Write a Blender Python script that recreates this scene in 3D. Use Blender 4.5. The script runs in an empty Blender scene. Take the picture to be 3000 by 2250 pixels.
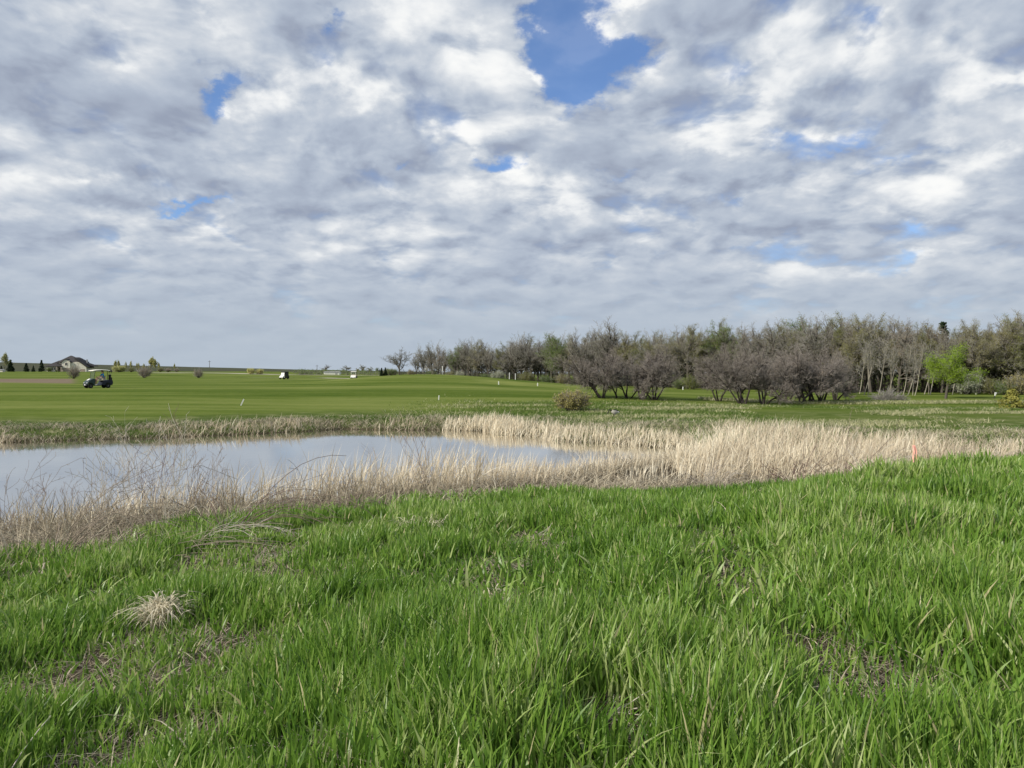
import bpy, bmesh, math, random
import numpy as np
from mathutils import Vector, Matrix, Euler
R = math.radians
scene = bpy.context.scene
COL = scene.collection
EYE = 1.6
FPX = 2166.0          # focal length in pixels of a 3000 px wide frame
HZ = 1093.0           # row of the true horizon

# ---------------------------------------------------------------- camera
cam = bpy.data.cameras.new("camera"); camo = bpy.data.objects.new("camera", cam); COL.objects.link(camo)
cam.sensor_width = 36; cam.lens = 36*FPX/3000; cam.clip_start = 0.05; cam.clip_end = 9000
camo.location = (0, 0, EYE)
camo.rotation_euler = (R(90) - math.atan((1125-HZ)/FPX), 0, 0)
scene.camera = camo
scene.render.resolution_x = 1024; scene.render.resolution_y = 768
scene.render.engine = 'CYCLES'
scene.view_settings.view_transform = 'Standard'; scene.view_settings.look = 'None'
scene.view_settings.exposure = 0.0; scene.view_settings.gamma = 1
scene.cycles.max_bounces = 8; scene.cycles.transparent_max_bounces = 8
scene.cycles.diffuse_bounces = 3; scene.cycles.glossy_bounces = 3

# ---------------------------------------------------------------- sun
SUN_EL, SUN_AZ = R(33), R(-118)      # azimuth from +Y towards +X: low, on the left and a little behind
sd = Vector((math.sin(SUN_AZ)*math.cos(SUN_EL), math.cos(SUN_AZ)*math.cos(SUN_EL), math.sin(SUN_EL)))
sun = bpy.data.lights.new("sun", 'SUN'); suno = bpy.data.objects.new("sun", sun); COL.objects.link(suno)
sun.energy = 5.0; sun.angle = R(1.2); sun.color = (1.0, 0.93, 0.82)
suno.rotation_euler = sd.to_track_quat('Z', 'Y').to_euler()

# ---------------------------------------------------------------- sky
def lin(c):
    return tuple(((v/255)/12.92 if v <= 10 else (((v/255)+.055)/1.055)**2.4) for v in c)
def sky_angles(px, py):              # a direction of the sky as azimuth and elevation
    t = math.atan((1125-HZ)/FPX)
    x = (px-1500)/FPX; z = (1125-py)/FPX; y = 1.0
    y2 = y*math.cos(t)+z*math.sin(t); z2 = z*math.cos(t)-y*math.sin(t)
    return math.atan2(x, y2), math.atan2(z2, math.hypot(x, y2))
world = bpy.data.worlds.new("World"); scene.world = world; world.use_nodes = True
wn = world.node_tree.nodes; wl = world.node_tree.links; wn.clear()
def put(sock, v):
    if isinstance(v, bpy.types.NodeSocket): wl.new(v, sock)
    elif v is not None: sock.default_value = v
def mth(op, a, b=None, c=None, clamp=False):
    n = wn.new('ShaderNodeMath'); n.operation = op; n.use_clamp = clamp
    for s, v in zip(n.inputs, (a, b, c)): put(s, v)
    return n.outputs[0]
def vmt(op, a, b=None, scale=None):
    n = wn.new('ShaderNodeVectorMath'); n.operation = op
    put(n.inputs[0], a); put(n.inputs[1], b)
    if scale is not None: put(n.inputs['Scale'], scale)
    return n.outputs[0]
def rng(v, a, b, lo=0.0, hi=1.0, smooth=True):
    n = wn.new('ShaderNodeMapRange'); n.interpolation_type = 'SMOOTHSTEP' if smooth else 'LINEAR'
    put(n.inputs[0], v)
    for i, q in enumerate((a, b, lo, hi)): n.inputs[i+1].default_value = q
    return n.outputs[0]
def noi(vec, scale, detail=6, rough=.55, dist=0.0, color=False, lac=2.0):
    n = wn.new('ShaderNodeTexNoise'); n.noise_dimensions = '2D'; n.inputs['Scale'].default_value = scale; n.inputs['Detail'].default_value = detail
    n.inputs['Roughness'].default_value = rough; n.inputs['Distortion'].default_value = dist; n.inputs['Lacunarity'].default_value = lac
    put(n.inputs['Vector'], vec)
    return n.outputs['Color' if color else 'Fac']
def cxyz(x, y, z):
    n = wn.new('ShaderNodeCombineXYZ')
    for s, v in zip(n.inputs, (x, y, z)): put(s, v)
    return n.outputs[0]
def mixc(f, a, b):
    n = wn.new('ShaderNodeMix'); n.data_type = 'RGBA'
    put(n.inputs[0], f); put(n.inputs[6], a); put(n.inputs[7], b)
    return n.outputs[2]
tc = wn.new('ShaderNodeTexCoord')
sp = wn.new('ShaderNodeSeparateXYZ'); wl.new(tc.outputs['Generated'], sp.inputs[0])
dx, dy, dz = sp.outputs
hyp = mth('SQRT', mth('ADD', mth('MULTIPLY', dx, dx), mth('MULTIPLY', dy, dy)))
az = mth('ARCTAN2', dx, dy); el = mth('ARCTAN2', dz, hyp)
zz = mth('ADD', mth('MAXIMUM', dz, 0.0), 0.27)
P = cxyz(mth('DIVIDE', dx, zz), mth('DIVIDE', dy, zz), 0.0)
W = vmt('SUBTRACT', noi(P, 1.6, 4, color=True), (.5, .5, .5))
Pw = vmt('ADD', P, vmt('SCALE', W, scale=0.16))
def vor(vec, scale, detail=3, rough=.5, smooth=.6):
    n = wn.new('ShaderNodeTexVoronoi'); n.feature = 'SMOOTH_F1'; n.voronoi_dimensions = '2D'; n.normalize = True
    n.inputs['Scale'].default_value = scale; n.inputs['Detail'].default_value = detail
    n.inputs['Roughness'].default_value = rough; n.inputs['Smoothness'].default_value = smooth
    put(n.inputs['Vector'], vec)
    return n.outputs['Distance']
AE = cxyz(az, el, 0.0)
WB = vmt('SUBTRACT', noi(vmt('MULTIPLY', AE, (1, 1.6, 1)), 9.0, 7, .62, color=True), (.5, .5, .5))
AEw = vmt('ADD', AE, vmt('MULTIPLY', WB, (.15, .085, 0)))
def blobs(lst):
    acc = None
    for (px, py, sx, sy, amp) in lst:
        a0, e0 = sky_angles(px, py)
        mp = wn.new('ShaderNodeMapping'); mp.vector_type = 'POINT'
        kx, ky = FPX/sx*math.cos(a0), FPX/sy
        mp.inputs['Scale'].default_value = (kx, ky, 1); mp.inputs['Location'].default_value = (-a0*kx, -e0*ky, 0)
        wl.new(AEw, mp.inputs['Vector'])
        g = wn.new('ShaderNodeTexGradient'); g.gradient_type = 'SPHERICAL'; wl.new(mp.outputs[0], g.inputs[0])
        acc = mth('MULTIPLY_ADD', g.outputs['Fac'], float(amp), acc if acc is not None else 0.0)
    return acc
HOLES = [(1665,130,170,250,2.8),(1770,200,170,130,1.5),(1640,275,120,80,.8),(1850,150,90,120,.7),(640,290,60,80,1.5),(680,215,80,40,.8),
 (985,215,80,40,.5),(975,30,45,70,1.1),(1400,262,150,50,.45),(1175,468,50,24,.8),(1460,480,100,45,1.4),(530,600,150,16,1.2),
 (2280,30,90,70,.6),(2530,50,90,90,.8),(2330,430,160,50,.75),(2500,400,110,45,.7),(2600,460,180,36,.65),(2150,170,90,60,.5),(2880,260,80,40,.5),
 (2270,705,180,22,.35),(2680,770,190,40,.7),(2690,655,70,30,.7),(1770,520,130,25,.7),(2180,570,100,22,.45),(1360,360,60,40,.4),(2980,570,80,40,.5)]
BRIGHT = [(1360,90,330,190,.85),(1180,30,260,110,.6),(1330,200,260,100,.4),(640,70,330,140,.55),(250,80,120,70,.35),(265,160,80,60,.35),
 (800,270,150,110,.85),(1070,275,170,75,.9),(770,420,190,60,.6),(720,505,160,60,.6),(30,395,130,80,.7),(40,530,160,110,.7),(225,515,90,40,.7),(370,520,60,40,.6),
 (1130,710,300,90,.55),(940,760,110,50,.5),(1400,590,170,110,.5),(1560,540,170,90,.8),(1520,330,220,90,.6),(1700,590,140,110,.8),(1400,390,170,60,.6),
 (1830,90,230,170,.5),(1900,240,170,150,.55),(2320,110,280,180,.55),(2570,110,280,130,.6),(2900,130,200,140,.4),(2100,390,330,70,.6),(2250,260,330,80,.4),
 (2650,500,500,60,.5),(2900,450,230,90,.6),(2850,300,260,90,.5),(2930,230,180,60,.4),(2100,440,180,50,.5),(1900,560,150,90,.5),(2500,610,450,50,.55),(2760,560,200,60,.5),
 (2770,625,150,50,.6),(2260,775,190,80,.8),(2700,815,460,70,.4),(1760,740,150,50,.4),(2000,690,180,40,.4),(1850,890,300,60,.3),(2230,910,190,45,.4),(280,660,330,60,.35),
 (150,590,330,60,.35),(500,640,200,50,.3),(560,780,250,40,.2),(2000,550,260,60,.3),(2400,560,300,60,.3)]
DARK = [(120,330,520,210,1.0),(60,130,260,260,.4),(450,330,330,110,.35),(620,450,260,120,.5),(1040,570,420,130,.9),(1250,430,260,90,.4),(800,350,170,70,.5),
 (1780,500,330,70,.5),(1960,640,420,110,.6),(1600,660,330,110,.35),(2400,600,260,50,.4),(2200,650,420,60,.45),(300,600,330,70,.35),(80,690,330,50,.4),(1500,830,700,90,.3),
 (700,870,900,140,.25),(2900,580,260,90,.45),(1180,480,160,110,.45),(900,150,330,70,.3),(2050,470,260,40,.35),(2600,410,330,40,.3),(2300,330,500,60,.3),(2480,740,330,40,.3),
 (2850,730,330,50,.3),(1700,420,330,70,.3),(720,630,260,50,.3),(350,720,300,30,.3)]
hole = blobs(HOLES); bri = blobs(BRIGHT); drk = blobs(DARK)
def field(vec):                       # cloud thickness: rolling masses with rounded puffs on them
    return mth('MULTIPLY_ADD', mth('SUBTRACT', .42, vor(vec, 7.6, 3, .5, .8)), .62, noi(vec, 4.3, 7, .54))
F = field(Pw)
up = vmt('ADD', vmt('SCALE', Pw, scale=.965), (-.035, 0, 0))     # a little higher in the sky and nearer the sun
relief = mth('SUBTRACT', F, field(up))
Fb = noi(vmt('ADD', Pw, (7.3, 2.1, 0)), 5.5, 6, .5)
Fc = noi(vmt('ADD', Pw, (3.3, 9.1, 2.0)), .9, 4, .5)
right = rng(az, -.05, .55)
cover = mth('ADD', F, mth('MULTIPLY_ADD', mth('SUBTRACT', Fb, .5), .25, .15))
cover = mth('MULTIPLY_ADD', hole, -.30, cover)
cover = mth('MULTIPLY_ADD', right, -.045, cover)
cover = mth('MULTIPLY_ADD', bri, .12, cover)
cov = rng(cover, .34, .66)
low = rng(el, .24, .04)
edge = mth('MULTIPLY', relief, rng(cover, .85, .5, .9*1.35, 2.6*1.35))    # thin edges catch the light more than thick middles
sh = mth('ADD', .385, edge)
sh = mth('MULTIPLY_ADD', mth('SUBTRACT', Fb, .5), .42, sh)
sh = mth('MULTIPLY_ADD', mth('SUBTRACT', Fc, .5), .45, sh)
sh = mth('MULTIPLY_ADD', mth('SUBTRACT', F, .5), -.25, sh)
sh = mth('MULTIPLY_ADD', bri, .56, sh); sh = mth('MULTIPLY_ADD', drk, -.24, sh)
sh = mth('ADD', mth('MULTIPLY', sh, mth('SUBTRACT', 1.0, mth('MULTIPLY', low, .60))), mth('MULTIPLY', low, .19))
ramp = wn.new('ShaderNodeValToRGB'); wl.new(sh, ramp.inputs[0])
cr = ramp.color_ramp; cr.interpolation = 'B_SPLINE'
sh = mth('MULTIPLY', mth('ADD', sh, .38), 1/1.38)
ramp_in = sh; stops = [(0.0,(151,161,181)),(-.08,(161,171,189)),(.22,(174,185,202)),(.42,(187,197,211)),(.62,(209,215,223)),(.78,(234,237,240)),(1.0,(255,255,253))]
cr.elements[0].position = 0; cr.elements[0].color = (*lin(stops[0][1]), 1)
cr.elements[1].position = 1; cr.elements[1].color = (*lin(stops[-1][1]), 1)
wl.new(ramp_in, ramp.inputs[0])
for p_, c_ in stops[1:-1]:
    e = cr.elements.new((p_+.38)/1.38); e.color = (*lin(c_), 1)
cloudc = vmt('SCALE', ramp.outputs[0], scale=10.0)   # the background strength is 0.1
skt = wn.new('ShaderNodeTexSky'); skt.sky_type = 'NISHITA'; skt.sun_disc = False
skt.sun_elevation = SUN_EL; skt.sun_rotation = SUN_AZ % (2*math.pi)
skt.altitude = 250; skt.air_density = 1.0; skt.dust_density = .6; skt.ozone_density = 2.5
blue = vmt('MULTIPLY', skt.outputs[0], (1.05, 1.28, 1.62))
veil = mth('MULTIPLY', mth('SUBTRACT', 1.0, cov), rng(mth('MULTIPLY_ADD', mth('SUBTRACT', Fb, .5), 1.2, hole), .1, 1.1, .50, 1.0))   # thin cloud veils the small gaps
col = mixc(mth('SUBTRACT', 1.0, mth('MULTIPLY', veil, .90), clamp=True), blue, cloudc)
hz = vmt('SCALE', cxyz(*lin((180,192,205))), scale=10.0)
col = mixc(mth('MULTIPLY', rng(el, .17, .01), .86), col, hz)
bg = wn.new('ShaderNodeBackground'); bg.inputs['Strength'].default_value = .1
wl.new(col, bg.inputs['Color'])
wo = wn.new('ShaderNodeOutputWorld'); wl.new(bg.outputs[0], wo.inputs[0])
world.cycles.sampling_method = 'MANUAL'; world.cycles.sample_map_resolution = 512

# ---------------------------------------------------------------- helpers
rs = np.random.RandomState(7)
def sstep(a, b, x):
    t = np.clip((x-a)/(b-a), 0, 1); return t*t*(3-2*t)
_grid = np.random.RandomState(3).rand(256, 256)
def vnoise(x, y):
    x = np.asarray(x, float); y = np.asarray(y, float)
    xi = np.floor(x).astype(int); yi = np.floor(y).astype(int)
    fx = x-xi; fy = y-yi; fx = fx*fx*(3-2*fx); fy = fy*fy*(3-2*fy)
    g = lambda i, j: _grid[(xi+i) & 255, (yi+j) & 255]
    return (g(0,0)*(1-fx)+g(1,0)*fx)*(1-fy)+(g(0,1)*(1-fx)+g(1,1)*fx)*fy
def fbm(x, y, o=4):
    s = 0; a = .5; t = 0
    for k in range(o):
        s = s+a*vnoise(x*2**k+17.3*k, y*2**k+5.1*k); t += a; a *= .5
    return s/t
def tag(o, label=None, cat=None, group=None, kind=None):
    if label: o['label'] = label
    if cat: o['category'] = cat
    if group: o['group'] = group
    if kind: o['kind'] = kind
    return o
def empty(name, loc=(0,0,0), rz=0.0, scale=1.0):
    o = bpy.data.objects.new(name, None); COL.objects.link(o)
    o.location = loc; o.rotation_euler = (0, 0, rz)
    o.scale = (scale,)*3 if not hasattr(scale, '__len__') else scale
    o.empty_display_size = .2
    return o
def link(name, me, parent=None):
    o = bpy.data.objects.new(name, me); COL.objects.link(o)
    if parent is not None: o.parent = parent
    return o
def copy_tree(o, parent=None):
    c = o.copy(); COL.objects.link(c)
    if parent is not None: c.parent = parent
    for ch in [q for q in o.children if q.name in COL.objects]: copy_tree(ch, c)
    return c
def np_mesh(name, V, faces_n, F, mats, attrs=None, smooth=False, mat_idx=None):
    """V (n,3); F flat vertex indices; faces_n verts per face (int or array)."""
    me = bpy.data.meshes.new(name)
    V = np.ascontiguousarray(V, dtype=np.float32); F = np.ascontiguousarray(F.ravel(), dtype=np.int32)
    if np.isscalar(faces_n):
        nf = len(F)//faces_n; ls = np.arange(nf, dtype=np.int32)*faces_n
    else:
        nf = len(faces_n); ls = np.concatenate([[0], np.cumsum(faces_n)[:-1]]).astype(np.int32)
    me.vertices.add(len(V)); me.vertices.foreach_set('co', V.ravel())
    me.loops.add(len(F)); me.loops.foreach_set('vertex_index', F)
    me.polygons.add(nf); me.polygons.foreach_set('loop_start', ls)
    for m in (mats if isinstance(mats, (list, tuple)) else [mats]): me.materials.append(m)
    if mat_idx is not None: me.polygons.foreach_set('material_index', np.ascontiguousarray(mat_idx, dtype=np.int32))
    me.update(calc_edges=True)
    if smooth: me.polygons.foreach_set('use_smooth', np.ones(nf, dtype=bool))
    for k, v in (attrs or {}).items():
        a = me.attributes.new(k, 'FLOAT', 'POINT'); a.data.foreach_set('value', np.ascontiguousarray(v, dtype=np.float32))
    return me

# ---------------------------------------------------------------- materials
class NT:
    def __init__(s, name):
        s.m = bpy.data.materials.new(name); s.m.use_nodes = True
        s.n = s.m.node_tree.nodes; s.l = s.m.node_tree.links; s.n.clear()
        s.out = s.n.new('ShaderNodeOutputMaterial')
    def put(s, sock, v):
        if isinstance(v, bpy.types.NodeSocket): s.l.new(v, sock)
        elif v is not None:
            if hasattr(v, '__len__') and len(v) == 3 and sock.type == 'RGBA': v = (*v, 1)
            sock.default_value = v
    def math(s, op, a, b=None, c=None):
        n = s.n.new('ShaderNodeMath'); n.operation = op
        for q, v in zip(n.inputs, (a, b, c)): s.put(q, v)
        return n.outputs[0]
    def noise(s, scale, detail=4, rough=.55, vec=None, col=False):
        n = s.n.new('ShaderNodeTexNoise'); n.inputs['Scale'].default_value = scale
        n.inputs['Detail'].default_value = detail; n.inputs['Roughness'].default_value = rough
        if vec is not None: s.l.new(vec, n.inputs['Vector'])
        return n.outputs['Color' if col else 'Fac']
    def pos(s, sc=(1,1,1), rot=0):
        g = s.n.new('ShaderNodeNewGeometry'); mp = s.n.new('ShaderNodeMapping')
        mp.inputs['Scale'].default_value = sc; mp.inputs['Rotation'].default_value = (0,0,rot)
        s.l.new(g.outputs['Position'], mp.inputs['Vector']); return mp.outputs[0]
    def obj(s, sc=(1,1,1)):
        g = s.n.new('ShaderNodeTexCoord'); mp = s.n.new('ShaderNodeMapping'); mp.inputs['Scale'].default_value = sc
        s.l.new(g.outputs['Object'], mp.inputs['Vector']); return mp.outputs[0]
    def attr(s, name):
        n = s.n.new('ShaderNodeAttribute'); n.attribute_name = name; return n.outputs['Fac']
    def orand(s):
        return s.n.new('ShaderNodeObjectInfo').outputs['Random']
    def rng(s, v, a, b, lo=0., hi=1.):
        n = s.n.new('ShaderNodeMapRange'); s.put(n.inputs[0], v)
        for i, q in enumerate((a, b, lo, hi)): n.inputs[i+1].default_value = q
        return n.outputs[0]
    def mix(s, f, a, b):
        n = s.n.new('ShaderNodeMix'); n.data_type = 'RGBA'
        s.put(n.inputs[0], f); s.put(n.inputs[6], a); s.put(n.inputs[7], b); return n.outputs[2]
    def ramp(s, f, stops):
        n = s.n.new('ShaderNodeValToRGB'); s.put(n.inputs[0], f); e = n.color_ramp.elements
        e[0].position = stops[0][0]; e[0].color = (*stops[0][1], 1); e[1].position = stops[-1][0]; e[1].color = (*stops[-1][1], 1)
        for p, c in stops[1:-1]:
            q = e.new(p); q.color = (*c, 1)
        return n.outputs[0]
    def bsdf(s, col, rough=.8, spec=.3, metal=0., bump=None, bstr=.5, bdist=.05, trans=0., ior=None):
        b = s.n.new('ShaderNodeBsdfPrincipled'); s.put(b.inputs['Base Color'], col); s.put(b.inputs['Roughness'], rough)
        b.inputs['Specular IOR Level'].default_value = spec; b.inputs['Metallic'].default_value = metal
        if ior: b.inputs['IOR'].default_value = ior
        if bump is not None:
            n = s.n.new('ShaderNodeBump'); n.inputs['Strength'].default_value = bstr; n.inputs['Distance'].default_value = bdist
            s.put(n.inputs['Height'], bump); s.l.new(n.outputs[0], b.inputs['Normal'])
        o = b.outputs[0]
        if trans:
            t = s.n.new('ShaderNodeBsdfTranslucent'); s.put(t.inputs['Color'], col)
            mx = s.n.new('ShaderNodeMixShader'); mx.inputs[0].default_value = trans
            s.l.new(o, mx.inputs[1]); s.l.new(t.outputs[0], mx.inputs[2]); o = mx.outputs[0]
        s.l.new(o, s.out.inputs[0]); return s.m
def mat(name, c, rough=.7, spec=.3, metal=0., var=.15, scale=8.):
    t = NT(name); n = t.noise(scale, 4, .6, t.obj())
    col = t.mix(t.rng(n, .3, .7), tuple(v*(1-var) for v in c), tuple(min(1, v*(1+var)) for v in c))
    return t.bsdf(col, rough, spec, metal)

def blade_mat(name, stops, trans=.3, rough=.5, spec=.35, patch=None):
    """stops: colour along the random attribute 'hue'; paler towards the base of each blade ('tip' 0..1)."""
    t = NT(name); c = t.ramp(t.attr('hue'), stops)
    if patch: c = t.mix(t.rng(t.noise(patch[0], 3, .5, t.pos()), .42, .62), c, t.mix(.5, c, patch[1]))
    return t.bsdf(c, rough, spec, trans=trans)
M_GRASS = blade_mat('fresh_grass', [(0,(.062,.135,.018)),(.3,(.112,.225,.027)),(.6,(.185,.322,.045)),(.86,(.28,.385,.09)),(.95,(.42,.50,.20)),(1,(.55,.50,.28))], .42, .42, .5)
M_DRY = blade_mat('dead_grass', [(0,(.20,.165,.12)),(.4,(.38,.33,.24)),(.8,(.56,.50,.37)),(1,(.72,.66,.50))], .2, .7, .2)
M_REED = blade_mat('dry_reed', [(0,(.36,.29,.20)),(.3,(.60,.51,.37)),(.7,(.80,.72,.55)),(1,(.90,.84,.68))], .30, .6, .25)
M_MEADOW = blade_mat('meadow_blade', [(0,(.06,.12,.018)),(.5,(.11,.18,.03)),(.72,(.22,.26,.09)),(.86,(.42,.41,.22)),(1,(.60,.56,.38))], .3, .6, .2)

# ---------------------------------------------------------------- the lie of the land
WATER_Z = -1.2
POND = np.array([(-8.66,12.3),(-7.2,14.2),(-5.5,14.9),(-3.7,15.9),(-2.0,17.0),(0,18.2),(2.4,20.3),(5.0,22.5),(6.7,25.2),(6.2,27.2),(4.9,28.6),(1.9,30.6),(1.3,31.9),
  (-.1,33.5),(-1.15,35.4),(-3.35,36.2),(-8.5,36.6),(-12.3,33.6),(-14.7,32.1),(-20.5,29.8),(-28,30.4),(-38,30),(-44,24),(-36,16),(-22,11.6),(-14,11.0)])
MARSH = np.array([(1.2,17.6),(3.2,17.2),(6.2,17.0),(9.5,17.8),(13.8,20.2),(20,23),(40,29),(60,36),(60,42),(40,36.5),(28,30.5),(16.4,25.2),(13.2,26.2),(11.6,29.6),(8.6,31.4),(7.4,31),(6.8,26.2),(5.1,22.3)])
def pdist(x, y, poly):
    """signed distance to a polygon, negative inside"""
    x = np.asarray(x, float); y = np.asarray(y, float)
    d = np.full(x.shape, 1e9); ins = np.zeros(x.shape, bool); n = len(poly)
    for i in range(n):
        ax, ay = poly[i]; bx, by = poly[(i+1) % n]; ex, ey = bx-ax, by-ay
        t = np.clip(((x-ax)*ex+(y-ay)*ey)/(ex*ex+ey*ey), 0, 1)
        d = np.minimum(d, np.hypot(x-ax-t*ex, y-ay-t*ey))
        c = ((ay > y) != (by > y)) & (x < (bx-ax)*(y-ay)/((by-ay) if by != ay else 1e-9)+ax)
        ins ^= c
    return np.where(ins, -d, d)
def ground(x, y, full=False):
    x = np.asarray(x, float); y = np.asarray(y, float)
    dp = pdist(x, y, POND); dp = dp+(fbm(x*.5, y*.5)-.5)*.9
    dm = pdist(x, y, MARSH); dm = dm+(fbm(x*.4+9, y*.4)-.5)*1.2
    d = np.maximum(np.minimum(dp, dm), 0)
    L = 12.5-7.0*sstep(-1, 7, x)-2.2*sstep(7, 12, x)
    near = -1.06+.06*sstep(0, 2, d)+1.0*np.clip(d/L, 0, 1)**1.55*(1-.0*d)+(fbm(x*.35, y*.35)-.5)*.16*sstep(0, 4, d)
    yy = sstep(60, 140, y); land = .14-1.05*sstep(-8-22*yy, 40-25*yy, x) if np.isscalar(yy) else .14-1.05*np.clip((x+8+22*yy)/(48-3*yy), 0, 1)**2*(3-2*np.clip((x+8+22*yy)/(48-3*yy), 0, 1))*sstep(30, 60, y)*(1-.35*sstep(120, 200, y))
    land = land-.55*(1-sstep(45, 75, y))
    land = land+1.15*np.exp(-(((x+13)/13)**2+((y-100)/15)**2))+.5*np.exp(-(((x-2)/14)**2+((y-104)/12)**2))
    rise = 1.45*sstep(215, 420, y)*sstep(-60, -150, x)+.9*sstep(230, 420, y)
    ridge = sstep(430, 1200, y)*(np.maximum(1.2, 5.5+.0257*(np.clip(-x, -200, 3000)-302))-rise-.14)*(1-.3*sstep(1400, 2600, np.hypot(x, y)))
    und = (fbm(x*.035, y*.035, 3)-.5)*.55*sstep(45, 90, y)
    far_l = land+rise+ridge+und
    far = -1.12+.30*sstep(0, 2.2, d)+(far_l+.82)*sstep(1.5, 34, d)
    w = sstep(19.5, 25.5, y)
    z = near*(1-w)+far*w
    z = z+(fbm(x*1.7, y*1.7, 2)-.5)*.07*sstep(60, 30, y)
    inm = sstep(.2, -.8, dm); z = z*(1-inm)+(-1.08+(fbm(x*.8, y*.8)-.5)*.12)*inm
    inp = sstep(.35, -1.2, dp); z = z*(1-inp)+(-1.9)*inp
    return (z, dp, dm) if full else z
def gz(x, y): return float(ground(np.array([x]), np.array([y]))[0])
def at(px, Y):               # a place on the ground from a bearing and a distance
    x = (px-1500)/FPX*Y
    return Vector((x, Y, gz(x, Y)))

# one sheet, finer near the pond, out to the horizon
ang = np.concatenate([np.linspace(-180, -60, 25)[:-1], np.linspace(-60, 60, 421), np.linspace(60, 180, 25)[1:]])
rad = np.concatenate([[0.0], np.linspace(.4, 10, 40), np.geomspace(10.2, 60, 150), np.geomspace(62, 500, 90), np.geomspace(520, 6000, 36)])
A, Rr = np.meshgrid(np.radians(ang), rad)
GX = Rr*np.sin(A); GY = Rr*np.cos(A)
GZ, GDP, GDM = ground(GX, GY, True)
na, nr = len(ang), len(rad)
idx = np.arange(na*nr).reshape(nr, na)
Q = np.stack([idx[:-1, :-1], idx[:-1, 1:], idx[1:, 1:], idx[1:, :-1]], -1).reshape(-1, 4)[:, ::-1]
t = NT('turf_and_soil')
mud, mown, till, fore = t.attr('mud'), t.attr('mown'), t.attr('till'), t.attr('near')
n1 = t.noise(.9, 6, .6, t.pos()); n2 = t.noise(14, 4, .6, t.pos())
st = t.noise(1.0, 3, .5, t.pos((.014, .11, 1), R(9))); st2 = t.noise(1.0, 4, .6, t.pos((.06, .35, 1), R(-7)))
fine = t.noise(3.0, 6, .7, t.pos((.5, 1.6, 1)))
fair = t.ramp(t.math('MULTIPLY_ADD', t.math('SUBTRACT', st2, .5), .8, t.math('MULTIPLY_ADD', t.math('SUBTRACT', fine, .5), .45, st)),
   [(.28,(.056,.094,.010)),(.42,(.093,.130,.021)),(.52,(.122,.158,.032)),(.64,(.152,.182,.046)),(.76,(.185,.215,.055))])
rough_ = t.ramp(t.math('MULTIPLY_ADD', t.math('SUBTRACT', n2, .5), .5, n1), [(.3,(.045,.075,.014)),(.5,(.085,.115,.028)),(.65,(.17,.18,.08)),(.8,(.28,.26,.16))])
c = t.mix(mown, rough_, fair)
soil = t.ramp(t.noise(30, 5, .7, t.pos()), [(.3,(.030,.024,.017)),(.6,(.085,.068,.048)),(.8,(.20,.165,.12))])
c = t.mix(fore, c, soil)
mudc = t.ramp(n2, [(.3,(.035,.028,.018)),(.7,(.10,.08,.055))])
c = t.mix(mud, c, mudc)
tl = t.ramp(t.noise(1.0, 5, .6, t.pos((.02, .4, 1))), [(.3,(.15,.115,.08)),(.7,(.22,.175,.125))])
c = t.mix(till, c, tl)
dk = t.ramp(t.noise(1.0, 5, .6, t.pos((.004, .02, 1))), [(.35,(.055,.066,.038)),(.55,(.075,.080,.05)),(.7,(.066,.060,.047))])
c = t.mix(t.attr('ridge'), c, dk)
M_LAND = t.bsdf(c, .95, .03, bump=t.math('ADD', t.math('MULTIPLY', fine, .5), n2), bstr=.5, bdist=.06)
shore = np.clip(1-np.maximum(np.minimum(GDP, GDM), 0)/.9, 0, 1)
mownw = sstep(4.5, 11, np.minimum(GDP, GDM)+(fbm(GX*.25, GY*.25)-.5)*6)*sstep(24, 27, GY)
mownw = mownw*(1-.75*sstep(-6, 8, GX)*sstep(50, 44, GY)*sstep(60, 20, GX+GY*.3))
tillw = sstep(108, 116, GY)*sstep(205, 190, GY)*sstep(-.585, -.60, GX/np.maximum(GY, 1))
attrs = dict(mud=shore.ravel(), mown=mownw.ravel(), till=np.clip(tillw, 0, 1).ravel(),
   near=(sstep(24, 19, GY)*sstep(.5, 2.5, GY)*sstep(4.4, 3.0, np.abs(GX)-.8*GY)).ravel(), ridge=sstep(430, 560, GY).ravel())
land_me = np_mesh('ground', np.stack([GX, GY, GZ], -1).reshape(-1, 3), 4, Q, M_LAND, attrs, smooth=True)
tag(link('ground', land_me), kind='structure')

# pond
t = NT('pond_water')
w1 = t.noise(1.0, 3, .5, t.pos((1.2, 3.4, 1))); w2 = t.noise(1.0, 2, .5, t.pos((5, 11, 1)))
murk = t.ramp(t.noise(.4, 3, .5, t.pos()), [(.3,(.085,.080,.058)),(.7,(.13,.12,.085))])
dif = t.n.new('ShaderNodeBsdfDiffuse'); t.put(dif.inputs['Color'], murk)
glo = t.n.new('ShaderNodeBsdfGlossy'); t.put(glo.inputs['Roughness'], t.rng(t.noise(.22, 3, .5, t.pos((.5, 1.4, 1))), .42, .62, .012, .09)); glo.inputs['Color'].default_value = (1,.99,.97,1)
bp = t.n.new('ShaderNodeBump'); bp.inputs['Strength'].default_value = .07; bp.inputs['Distance'].default_value = .02
t.put(bp.inputs['Height'], t.math('MULTIPLY_ADD', w2, .3, w1)); t.l.new(bp.outputs[0], glo.inputs['Normal'])
fr = t.n.new('ShaderNodeFresnel'); fr.inputs['IOR'].default_value = 1.33; t.l.new(bp.outputs[0], fr.inputs['Normal'])
mxw = t.n.new('ShaderNodeMixShader'); t.put(mxw.inputs[0], t.math('POWER', fr.outputs[0], .30))
t.l.new(dif.outputs[0], mxw.inputs[1]); t.l.new(glo.outputs[0], mxw.inputs[2]); t.l.new(mxw.outputs[0], t.out.inputs[0]); M_WATER = t.m
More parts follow.
